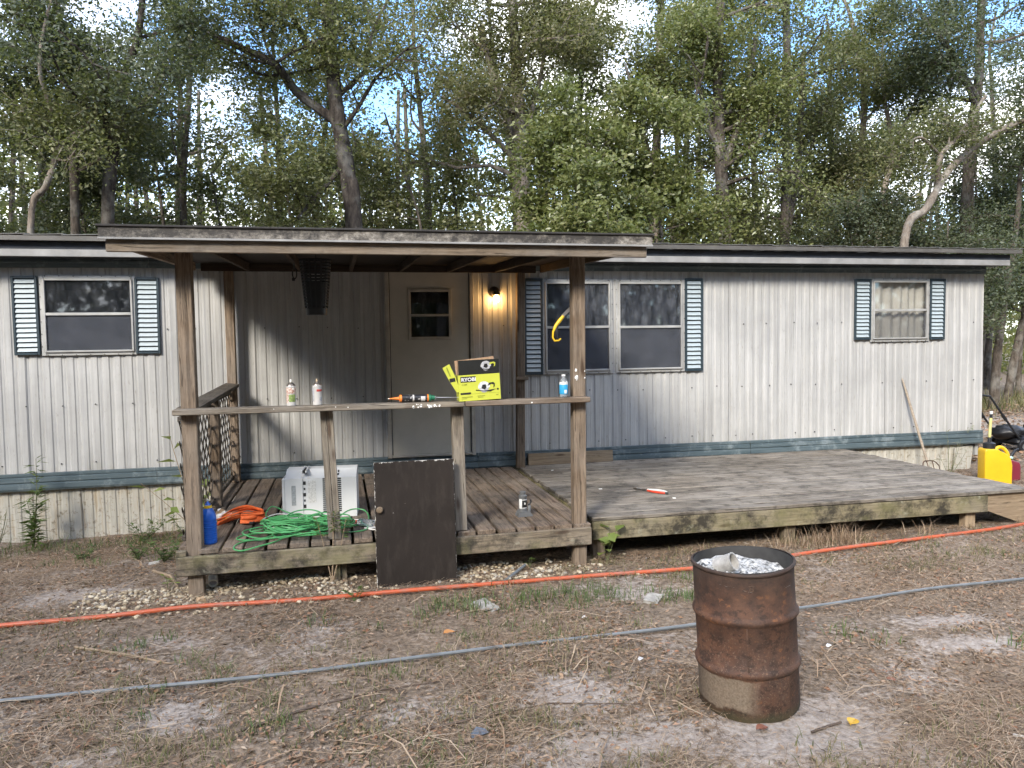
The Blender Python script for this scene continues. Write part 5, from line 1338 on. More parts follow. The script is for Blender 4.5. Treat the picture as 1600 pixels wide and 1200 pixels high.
# ------------------------------------------------------------------ hose, cable, pipes on the ground
def on_ground(pts, r, n=10, wob=0.004, lift=0.011):
    xs_ = np.array([q[0] for q in pts]); zz_ = ground_z(xs_, np.array([q[1] for q in pts]))
    zz_ = np.convolve(np.pad(zz_, 1, mode='edge'), [0.3, 0.4, 0.3], 'valid')
    zs = lambda q: np.interp(q, xs_, zz_)
    out = []
    for p in smooth_path([(x, y, 0) for x, y in pts], n):
        out.append((p.x, p.y + wob * math.sin(p.x * 5.1) , float(zs(p.x)) + r * (0.85 + 0.5 * math.sin(p.x * 2.3 + 1.1) * math.sin(p.x * 0.9)) + lift))
    return out
t = NT('orange_conduit'); n = t.noise(t.pos(), 9, 6, 0.65)
t.set(col=t.mix(t.ramp(n, [(0.46, 0.0), (0.66, 0.75)]), (0.42, 0.082, 0.028), (0.27, 0.12, 0.085)), rough=0.45); M['orange_hose'] = t.m
hs = obj('conduit_pipe', MB().tube(on_ground([(-4.2, 5.62), (-3.2, 5.58), (-2.23, 5.58), (-1.6, 5.56), (-1.05, 5.60), (-0.5, 5.59), (0.04, 5.58), (0.6, 5.59), (1.23, 5.61), (1.95, 5.62), (2.7, 5.60), (3.3, 5.68), (3.78, 5.76), (4.4, 5.80), (4.99, 5.85), (5.7, 5.93), (6.33, 6.01), (7.5, 6.15), (9.0, 6.3)], 0.0165), 0.0165, 10), M['orange_hose'], None, smooth=True)
tag(hs, 'long bright orange conduit pipe lying across the ground in front of the porch', 'pipe')
M['grey_cable'] = simple('grey_pvc', (0.15, 0.165, 0.175), 0.45, 0, 0.3, 9)
hs = obj('grey_conduit', MB().tube(on_ground([(-4.0, 4.44), (-2.8, 4.40), (-1.77, 4.38), (-0.82, 4.33), (0.2, 4.34), (0.96, 4.38), (2.14, 4.43), (3.04, 4.55), (4.11, 4.68), (4.97, 4.71), (6.5, 4.82), (8.0, 4.9)], 0.0105, wob=0.003, lift=0.019), 0.0105, 8), M['grey_cable'], None, smooth=True)
tag(hs, 'long thin grey pipe lying across the ground behind the burn barrel', 'pipe')
pp = obj('pipe_stub', MB().tube([(1.17, 5.66, 0.012), (1.42, 5.96, 0.045)], 0.012, 8), M['grey_cable'], None, smooth=True); tag(pp, 'short grey pipe stub sticking out towards the orange pipe', 'pipe')
pv = holder('drain_pipe', (-0.985, 6.12, 0.085), (rad(-66), 0, rad(8))); tag(pv, 'cream plastic drain pipe end under the porch left corner', 'pipe')
obj('pipe_wall', MB().lathe([(0.030, 0.0), (0.036, 0.0), (0.036, 0.07), (0.031, 0.075), (0.031, 0.34), (0.027, 0.34), (0.027, 0.0), (0.030, 0.0)], 18), M['ivory'], pv, (0, 0, -0.06), smooth=True, world=False)
obj('end_plug', MB().lathe([(0, 0.012), (0.0268, 0.012)], 18), M['can_grey'], pv, (0, 0, -0.06), smooth=True, world=False)

# ------------------------------------------------------------------ ground litter (uncountable): leaves, straw, grass, gravel
def scatter(n, x0, x1, y0, y1, dens, seed):
    g = np.random.default_rng(seed); xs, ys = [], []
    tot = 0
    while tot < n:
        # nearer ground gets more pieces, since it shows larger
        y = y0 + (y1 - y0) * g.random(n * 2) ** 1.5
        x = x0 + (x1 - x0) * g.random(n * 2)
        # keep to the wedge the place is seen in, with a margin
        ok = (x > -0.62 * y - 0.8) & (x < 1.10 * y + 1.0)
        ok &= g.random(n * 2) < dens(x, y)
        xs.append(x[ok]); ys.append(y[ok]); tot += ok.sum()
    return np.concatenate(xs)[:n], np.concatenate(ys)[:n], g
def under(x, y):
    return ((x > -1.15) & (x < 1.95) & (y > 6.0)) | ((x > 2.05) & (x < 6.4) & (y > 6.2)) | (y > 8.93) & (x < 8.7) | (np.hypot(x - 1.985, y - 3.46) < 0.25)
def litter_d(x, y):
    d = 0.15 + 1.9 * (fbm(x, y, 1.7, 21) - 0.28) - 0.55 * sand_amt(x, y)
    return np.clip(np.where(under(x, y), 0.04, d), 0.03, 1)
N = 56000
x, y, g = scatter(N, -4.5, 9.5, 2.2, 8.9, litter_d, 31)
ln = g.uniform(0.012, 0.042, N); wd = ln * g.uniform(0.28, 0.5, N)
cen = np.stack([x, y, ground_z(x, y) + g.uniform(0.004, 0.018, N)], 1)
tag(obj('leaf_litter', leaf_mesh('leaf_litter', cen, g.normal(size=(N, 3)) * [1, 1, 0.22], g.normal(size=(N, 3)) * 0.42 + [0, 0, 1], ln, wd, M['litter'], 0.28)), 'brown dead leaves scattered over the yard', 'leaves', kind='stuff')

def needles(name, n, dens, seed, l0, l1, w0, w1, mat, lift, label, cat, zt=0.10):
    x, y, g = scatter(n, -4.5, 9.5, 2.2, 8.9, dens, seed)
    a = g.uniform(0, 2 * math.pi, n) ; L = g.uniform(l0, l1, n); W = g.uniform(w0, w1, n)
    d = np.stack([np.cos(a), np.sin(a) * 0.7, g.normal(size=n) * zt], 1); d = unit(d)
    c = np.stack([x, y, ground_z(x, y) + lift + g.uniform(0, 0.012, n)], 1)
    s = unit(np.cross(d, [0, 0, 1])) * W[:, None]
    bend = np.stack([-d[:, 1], d[:, 0], np.zeros(n)], 1) * (g.normal(size=n) * 0.12 * L)[:, None] + [0, 0, 1] * (g.uniform(0, 0.10, n) * L)[:, None]
    p0, p1, p2 = c - d * L[:, None] / 2, c + bend, c + d * L[:, None] / 2
    up = np.array([0, 0, 1.0]) * W[:, None] * 1.2
    v = np.stack([p0 - s, p0 + s, p1 - s + up, p1 + s + up, p2 - s * 0.5, p2 + s * 0.5], 1).reshape(-1, 3)
    i = (np.arange(n) * 6)[:, None]
    f = np.concatenate([i + [0, 1, 3], i + [0, 3, 2], i + [2, 3, 5], i + [2, 5, 4]], 1).reshape(-1, 3)
    return tag(obj(name, np_mesh(name, v, f, mat)), label, cat, kind='stuff')
def straw_d(x, y):
    return np.clip(np.where(under(x, y), 0.02, 0.15 + 1.3 * (fbm(x, y, 0.9, 44) - 0.32) - 0.5 * sand_amt(x, y)), 0.02, 1)
needles('pine_straw', 46000, straw_d, 52, 0.07, 0.19, 0.0006, 0.0013, M['straw'], 0.014, 'dry brown pine straw strewn over the yard', 'pine straw')
needles('dry_twigs', 900, litter_d, 57, 0.12, 0.42, 0.0018, 0.0042, M['straw'], 0.012, 'thin dry twigs lying over the yard', 'twigs', 0.06)

# grass tufts
def tufts(name, spots, blades, h0, h1, mat, label, seed, spread=0.05, w=0.0025):
    g = np.random.default_rng(seed); P = []
    for (x, y, s) in spots:
        P.append(np.stack([x + g.normal(size=blades) * spread * s, y + g.normal(size=blades) * spread * s, np.full(blades, s)], 1))
    P = np.concatenate(P); n = len(P)
    b = np.stack([P[:, 0], P[:, 1], ground_z(P[:, 0], P[:, 1])], 1)
    a = g.uniform(0, 6.28, n); H = g.uniform(h0, h1, n) * P[:, 2]
    lean = g.uniform(0.15, 0.9, n)
    d = np.stack([np.cos(a) * lean, np.sin(a) * lean, np.ones(n)], 1)
    s = np.stack([-np.sin(a), np.cos(a), np.zeros(n)], 1) * w
    m1 = b + d * (H * 0.55)[:, None]
    tip = b + np.stack([np.cos(a) * lean * 2.1, np.sin(a) * lean * 2.1, np.full(n, 1.35)], 1) * (H * 0.62)[:, None]
    v = np.stack([b - s, b + s, m1 + s * 0.8, m1 - s * 0.8, tip], 1).reshape(-1, 3)
    i = (np.arange(n) * 5)[:, None]
    f = np.concatenate([i + [0, 1, 2], i + [0, 2, 3], i + [3, 2, 4]], 1).reshape(-1, 3)
    return tag(obj(name, np_mesh(name, v, f, mat)), label, 'grass', kind='stuff')
sx, sy, g = scatter(760, -4, 7.5, 2.6, 8.6, lambda x, y: np.clip(np.where(under(x, y), 0, (fbm(x, y, 0.7, 71) - 0.45) * 3.5 - sand_amt(x, y)), 0.005, 1), 77)
tufts('grass_tufts', [(a, b, g.uniform(0.5, 1.1)) for a, b in zip(sx, sy)], 18, 0.025, 0.075, M['grass'], 'low sparse grass growing over the yard', 78, 0.06)
sp = [(1.35 + 0.9 * math.cos(k * 2.4) * (k / 26) ** 0.5, 5.15 + 0.22 * math.sin(k * 2.4) * (k / 26) ** 0.5, 1.0) for k in range(26)] + [(2.25 + k * 0.06, 4.95 + 0.05 * math.sin(k), 0.9) for k in range(6)] + [(-2.6 + 0.17 * k, 7.6 + 0.3 * math.sin(k * 1.7), 0.9) for k in range(12)] + [(rng.uniform(-2.6, 1.8), rng.uniform(4.0, 5.3), rng.uniform(0.5, 0.9)) for _ in range(18)] + [(-3.4 + 0.12 * k, 8.5 + 0.12 * math.sin(k * 2.1), rng.uniform(0.8, 1.8)) for k in range(16)] + [(3.0, 4.1, 1), (3.9, 3.7, 1), (3.15, 3.95, .9), (0.35, 3.3, 0.9), (-0.35, 3.75, 0.9), (2.55, 5.35, 1.1)]
tufts('green_grass', sp, 30, 0.04, 0.11, M['weed'], 'greener grass clumps in front of the porch', 79, 0.07)
sp = [(4.1 + rng.uniform(-0.4, 0.6), 5.98 + rng.uniform(-0.06, 0.12), rng.uniform(0.7, 1.5)) for k in range(24)] + [(2.4 + 0.22 * k, 6.02, rng.uniform(0.4, 0.9)) for k in range(16)] + [(5.2, 6.0, 1), (6.3, 5.95, 1.0), (6.6, 6.0, 0.8)]
tufts('dry_grass', sp, 16, 0.08, 0.20, M['straw'], 'tall dry grass along the foot of the deck', 80, 0.05, 0.0018)

# gravel along the porch front
def gravel(n, seed):
    g = np.random.default_rng(seed)
    x = g.uniform(-1.9, 2.6, n * 4); y = 5.45 + 0.75 * g.random(n * 4)
    k = np.clip(np.exp(-((x + 0.75) / 0.75) ** 2) * 1.0 * sstep(5.45, 5.75, y) + 0.55 * np.exp(-((x - 1.15) / 0.7) ** 2) * sstep(5.6, 5.95, y) + 0.10 * sstep(5.5, 5.9, y), 0, 1) * np.clip(fbm(x, y, 2.5, 66) * 2.2 - 0.45, 0, 1)
    ok = g.random(n * 4) < k; x, y = x[ok][:n], y[ok][:n]; n = len(x)
    t_ = (1 + 5 ** 0.5) / 2
    iv = unit(np.array([(-1, t_, 0), (1, t_, 0), (-1, -t_, 0), (1, -t_, 0), (0, -1, t_), (0, 1, t_), (0, -1, -t_), (0, 1, -t_), (t_, 0, -1), (t_, 0, 1), (-t_, 0, -1), (-t_, 0, 1)], float))
    it = np.array([(0, 11, 5), (0, 5, 1), (0, 1, 7), (0, 7, 10), (0, 10, 11), (1, 5, 9), (5, 11, 4), (11, 10, 2), (10, 7, 6), (7, 1, 8), (3, 9, 4), (3, 4, 2), (3, 2, 6), (3, 6, 8), (3, 8, 9), (4, 9, 5), (2, 4, 11), (6, 2, 10), (8, 6, 7), (9, 8, 1)])
    r = g.uniform(0.006, 0.021, n) * g.uniform(0.7, 1.1, n)
    sc = np.stack([r * g.uniform(0.9, 1.5, n), r * g.uniform(0.8, 1.2, n), r * g.uniform(0.45, 0.8, n)], 1)
    a = g.uniform(0, 6.28, n); ca, sa = np.cos(a), np.sin(a)
    v = iv[None] * sc[:, None] * (1 + 0.12 * g.normal(size=(n, 12, 1)))
    v = np.stack([v[..., 0] * ca[:, None] - v[..., 1] * sa[:, None], v[..., 0] * sa[:, None] + v[..., 1] * ca[:, None], v[..., 2]], -1)
    v += np.stack([x, y, ground_z(x, y) + sc[:, 2] * 0.55 + 0.004], 1)[:, None]
    f = (np.arange(n) * 12)[:, None, None] + it[None]
    return v.reshape(-1, 3), f.reshape(-1, 3)
M['gravel'] = leaf_mat('pale_gravel', [(0.14, 0.11, 0.075), (0.30, 0.24, 0.16), (0.46, 0.38, 0.26), (0.58, 0.50, 0.37), (0.40, 0.38, 0.34)], 0, 0.8, 0.3)
gvv, gff = gravel(2600, 90)
tag(obj('gravel', np_mesh('gravel', gvv, gff, M['gravel'], True)), 'pale round gravel spilled along the porch front', 'gravel', kind='stuff')

# single stones, sticks and scraps
def stone(name, loc, s, rz, mat, label, cat, seed):
    g = random.Random(seed); bm = bmesh.new(); bmesh.ops.create_cube(bm, size=1.0)
    bmesh.ops.subdivide_edges(bm, edges=bm.edges[:], cuts=2, use_grid_fill=True)
    for q in bm.verts: q.co = Vector((q.co.x * s[0] * g.uniform(0.85, 1.1), q.co.y * s[1] * g.uniform(0.85, 1.1), q.co.z * s[2] * g.uniform(0.8, 1.15)))
    me = bpy.data.meshes.new(name); bm.to_mesh(me); bm.free(); me.materials.append(mat)
    return tag(obj(name, me, None, None, (loc[0], loc[1], float(ground_z(*loc)) + s[2] * 0.25), (rad(4), rad(-3), rz)), label, cat)
M['concrete'] = simple('pale_concrete', (0.30, 0.285, 0.255), 0.95, 0, 0.35, 22, 0.5)
stone('concrete_chunk', (0.93, 5.12), (0.12, 0.18, 0.025), 0.35, M['concrete'], 'flat grey concrete chunk in the grass between the two pipes', 'stone', 1)
stone('concrete_chunk', (2.12, 5.0), (0.16, 0.10, 0.03), 0.9, M['concrete'], 'thin grey concrete piece in the grass left of the barrel', 'stone', 2)
stone('river_stone', (-1.02, 5.80), (0.055, 0.045, 0.05), 0.5, simple('tan_stone', (0.42, 0.29, 0.17), 0.8, 0, 0.2), 'tan round stone at the foot of the left porch post', 'stone', 3)
stone('white_rock', (-1.63, 7.15), (0.08, 0.06, 0.02), 0.2, simple('white_stone', (0.45, 0.43, 0.40), 0.8, 0, 0.2), 'white flat rock on the ground left of the porch', 'stone', 4)
def stick(pts, r, mat, label, cat='stick', name='stick'):
    return tag(obj(name, MB().tube([(x, y, float(ground_z(x, y)) + z) for x, y, z in pts], r, 6), mat, None, smooth=True), label, cat)
M['twig'] = simple('dry_stick', (0.27, 0.20, 0.13), 0.85, 0, 0.3)
M['twig_dark'] = simple('dark_stick', (0.085, 0.06, 0.045), 0.85, 0, 0.3)
stick([(-1.62, 5.05, 0.01), (-1.30, 4.88, 0.012), (-1.02, 4.68, 0.01), (-0.98, 4.66, 0.01)], [0.008, 0.010, 0.006, 0.003], M['twig'], 'pale stick on the ground at the left between the pipes')
stick([(-0.50, 3.74, 0.01), (-0.2, 3.88, 0.013), (0.15, 4.02, 0.01), (0.5, 4.06, 0.008)], [0.008, 0.007, 0.005, 0.003], M['twig_dark'], 'long dark stick lying in front of the grey pipe')
stick([(0.35, 3.55, 0.01), (0.7, 3.64, 0.012), (1.0, 3.66, 0.01), (1.45, 3.55, 0.01)], [0.006, 0.006, 0.004, 0.003], M['twig_dark'], 'thin bent twig on the pale sand left of the barrel')
stick([(2.98, 2.86, 0.01), (3.08, 2.79, 0.012), (3.25, 2.66, 0.01)], [0.006, 0.007, 0.006], simple('white_stick', (0.72, 0.72, 0.72), 0.5), 'white stick in the lower right corner of the yard')
stick([(2.10, 3.10, 0.008), (2.22, 3.14, 0.01), (2.30, 3.16, 0.01)], [0.006, 0.007, 0.005], M['twig_dark'], 'short black twig in front of the barrel')
stick([(-1.55, 6.75, 0.01), (-1.35, 6.45, 0.02), (-1.25, 6.2, 0.01)], [0.012, 0.014, 0.007], M['twig'], 'thick grey stick on the ground left of the porch post')
M['leaf_y'] = leaf_mat('yellow_leaf', [(0.62, 0.36, 0.03), (0.66, 0.40, 0.04)], 0.2)
def big_leaf(loc, s, rz, mat, label):
    mb = MB(); n = 7; vs = []
    for i in range(n):
        u = i / (n - 1); w = 0.32 * math.sin(math.pi * u ** 0.8) + 0.01
        z = 0.10 * math.sin(math.pi * u)
        vs += [(u - 0.5, -w, z + 0.10), (u - 0.5, 0, z), (u - 0.5, w, z + 0.10)]
    mb.add([(a * s, b * s, c * s) for a, b, c in vs], [(i * 3 + k, i * 3 + k + 1, i * 3 + k + 4, i * 3 + k + 3) for i in range(n - 1) for k in range(2)])
    return tag(obj('fallen_leaf', mb, mat, None, (*loc, float(ground_z(*loc)) + 0.014), (0.1, 0.1, rz)), label, 'leaf')
big_leaf((2.345, 3.135), 0.085, 0.7, M['leaf_y'], 'bright yellow fallen leaf in front of the barrel')
M['leaf_r'] = leaf_mat('red_brown_leaf', [(0.16, 0.062, 0.04), (0.2, 0.08, 0.05)], 0.1)
big_leaf((2.82, 3.46), 0.055, -0.6, M['leaf_r'], 'red brown fallen leaf on the sand right of the barrel')
big_leaf((1.88, 3.16), 0.07, 0.2, M['leaf_r'], 'dark red fallen leaf at the foot of the barrel')
big_leaf((0.62, 4.68), 0.08, 0.4, simple('orange_leaf', (0.45, 0.2, 0.06), 0.7), 'orange brown fallen leaf beside the grey pipe')
def scrap(loc, s, rz, mat, label):
    mb = MB().add([(0, 0, 0), (s, 0.1 * s, 0.05 * s), (0.9 * s, 0.45 * s, 0.12 * s), (0.45 * s, 0.5 * s, 0.3 * s), (0.1 * s, 0.4 * s, 0.05 * s)], [(0, 1, 2, 3), (0, 3, 4)])
    ob = obj('plastic_scrap', mb, mat, None, (*loc, float(ground_z(*loc)) + 0.008), (0, 0, rz)); md = ob.modifiers.new('thickness', 'SOLIDIFY'); md.thickness = 0.002
    return tag(ob, label, 'scrap')
M['scrap_w'] = simple('white_scrap', (0.72, 0.72, 0.72), 0.5); M['scrap_d'] = simple('slate_scrap', (0.10, 0.115, 0.14), 0.4)
scrap((0.55, 3.42), 0.09, 0.2, M['scrap_d'], 'slate grey plastic scrap on the sand near the bottom edge')
scrap((1.62, 4.02), 0.04, 0.5, M['scrap_w'], 'white plastic scrap on the ground left of the barrel')
scrap((1.5, 4.72), 0.035, -0.3, M['scrap_w'], 'white scrap beside the grey pipe left of the barrel')
scrap((2.78, 3.95), 0.04, 0.3, M['scrap_w'], 'pale scrap on the sand to the right of the barrel')

# ------------------------------------------------------------------ weeds
def plant(name, base, stems, mat, label, leaf, seed, stem_mat=None, cat='weed', gz=True):
    """stems: list of (dx, dy, height, bend); leaf: (length, width, per stem, first fraction)"""
    g = np.random.default_rng(seed)
    bz = float(ground_z(*base[:2])) if gz else base[2]
    h = holder(name, (base[0], base[1], bz)); tag(h, label, cat)
    C, A, Nn, Ls, Ws = [], [], [], [], []
    mb = MB()
    for dx, dy, H, bend in stems:
        pts = [Vector((dx * u + bend * math.sin(u * 2.2) * 0.3, dy * u, H * u)) for u in np.linspace(0, 1, 7)]
        mb.tube(pts, list(np.linspace(0.0045, 0.0015, 7) * (0.6 + H)), 5)
        L, W, k, f0 = leaf
        for i in range(k):
            u = f0 + (1 - f0) * (i + g.random() * 0.6) / k
            q = u * 6; j = min(5, int(q)); p = pts[j].lerp(pts[j + 1], q - j)
            a = g.uniform(0, 6.28); d = np.array([math.cos(a), math.sin(a), g.uniform(-0.3, 0.5)])
            d = d / np.linalg.norm(d); ll = L * g.uniform(0.6, 1.1)
            C.append(np.array(p) + d * ll * 0.55); A.append(d); Nn.append(np.array([-d[0] * d[2], -d[1] * d[2], 1]) + g.normal(size=3) * 0.3); Ls.append(ll); Ws.append(W * g.uniform(0.7, 1.1))
    obj('stem', mb, stem_mat or M['twig'], h, smooth=True, world=False)
    obj('foliage', leaf_mesh('foliage', np.array(C), np.array(A), np.array(Nn), np.array(Ls), np.array(Ws), mat, 0.2), None, h, world=False)
    return h
M['stem_g'] = simple('green_stem', (0.10, 0.11, 0.05), 0.7)
plant('tall_weed', (-3.10, 8.62), [(0.02, 0.05, 0.92, 0.1), (0.10, 0.0, 0.62, -0.1), (-0.08, 0.04, 0.5, 0.1), (0.05, -0.1, 0.35, 0.1)], M['weed'], 'tall narrow leaved weed growing against the left wall', (0.13, 0.028, 60, 0.12), 1, M['stem_g'])
plant('grass_clump', (-3.42, 8.55), [(0.1 * math.cos(k), 0.1 * math.sin(k), 0.34 + 0.03 * (k % 4), 0.1) for k in range(9)], M['grass'], 'clump of long grass at the foot of the left wall', (0.16, 0.008, 5, 0.3), 2, M['stem_g'])
plant('vine_sapling', (-1.40, 8.35), [(-0.28, 0.0, 1.12, -0.15), (-0.62, -0.02, 0.62, 0.1)], M['weed_pale'], 'thin vine with a few broad leaves beside the left porch post', (0.19, 0.10, 6, 0.35), 3)
plant('broad_sapling', (-1.36, 8.15), [(0.0, 0.0, 0.62, 0.1), (0.10, 0.02, 0.48, -0.1)], M['weed_pale'], 'pale broad leaved sapling close behind the left porch post', (0.17, 0.10, 8, 0.45), 4)
plant('fern_weed', (-1.42, 7.7), [(0.25, 0.0, 0.42, 0.1), (-0.22, 0.05, 0.38, 0.1), (0.02, -0.1, 0.50, 0.05), (0.12, 0.12, 0.34, 0.1), (-0.1, -0.16, 0.3, 0.1)], M['weed'], 'ferny weed clump growing at the left side of the porch', (0.055, 0.020, 34, 0.2), 5, M['stem_g'])
plant('ground_weed', (-1.85, 7.5), [(0.1 * math.cos(k * 1.3), 0.14 * math.sin(k * 1.3), 0.16, 0.1) for k in range(9)], M['weed'], 'low green weed patch on the ground left of the porch', (0.05, 0.022, 14, 0.1), 6, M['stem_g'])
plant('ground_weed', (-2.45, 7.9), [(0.12 * math.cos(k * 1.1), 0.12 * math.sin(k * 1.1), 0.13, 0.1) for k in range(8)], M['weed'], 'low green weed patch near the skirting at the left', (0.05, 0.018, 14, 0.1), 7, M['stem_g'])
plant('ground_weed', (-1.55, 7.15), [(0.15 * math.cos(k * 1.7), 0.15 * math.sin(k * 1.7), 0.2, 0.1) for k in range(10)], M['weed'], 'leafy weed clump on the ground right beside the porch side lattice', (0.06, 0.026, 14, 0.1), 15, M['stem_g'])
plant('ground_weed', (-2.05, 8.55), [(0.2 * math.cos(k * 1.5), 0.1 * math.sin(k * 1.5), 0.22, 0.1) for k in range(10)], M['weed'], 'weed clump at the foot of the cream skirting left of the porch', (0.07, 0.02, 14, 0.1), 16, M['stem_g'])
plant('seedling', (-1.32, 6.15), [(0.05, 0.0, 0.14, 0.1), (-0.05, 0.02, 0.12, 0.1)], M['weed_pale'], 'pale green seedling beside the base of the left porch post', (0.06, 0.03, 6, 0.4), 8, M['stem_g'])
plant('post_weed', (-0.10, 5.90), [(0.0, -0.01, 0.55, 0.05), (0.10, -0.01, 0.50, 0.05), (-0.12, 0.0, 0.52, 0.05), (0.05, 0.02, 0.56, -0.05)], M['weed'], 'small leafy weed growing up in front of the middle railing post', (0.06, 0.018, 22, 0.72), 9)
plant('ivy_sprig', (2.13, 5.99), [(0.01, 0.0, 0.34, 0.05), (-0.06, 0.0, 0.20, 0.05), (0.08, 0.0, 0.30, 0.02)], M['weed_pale'], 'bright green vine leaves hanging on the left end of the deck beam', (0.13, 0.105, 4, 0.4), 10, M['stem_g'])
plant('fork_weed', (7.75, 8.5), [(0.16, 0.05, 0.48, 0.1), (0.02, 0.1, 0.62, 0.1), (0.25, 0.0, 0.36, 0.1), (-0.1, 0.1, 0.3, 0.1), (0.3, 0.15, 0.5, 0.1)], M['grass'], 'straggly weeds at the skirting beside the garden fork', (0.13, 0.012, 9, 0.2), 11, M['stem_g'])
plant('wall_sprig', (8.35, 8.84, 0.52), [(0.03, 0.0, 0.10, 0.1), (-0.03, 0.0, 0.07, 0.1)], M['weed'], 'tiny green sprig growing on the blue trim near the right corner', (0.05, 0.02, 4, 0.3), 12, M['stem_g'], gz=False)
plant('pipe_weed', (0.05, 5.52), [(0.0, 0.0, 0.12, 0.1), (0.05, 0.02, 0.10, 0.1), (-0.06, 0.0, 0.08, 0.1)], M['weed'], 'small weed standing beside the orange pipe below the porch', (0.06, 0.028, 4, 0.4), 13, M['stem_g'])
plant('door_weed', (1.46, 5.98), [(0.0, 0.0, 0.10, 0.0), (0.02, 0.0, 0.08, 0.0)], M['weed'], 'small green weed at the grey pipe stub', (0.06, 0.025, 4, 0.3), 14, M['stem_g'])

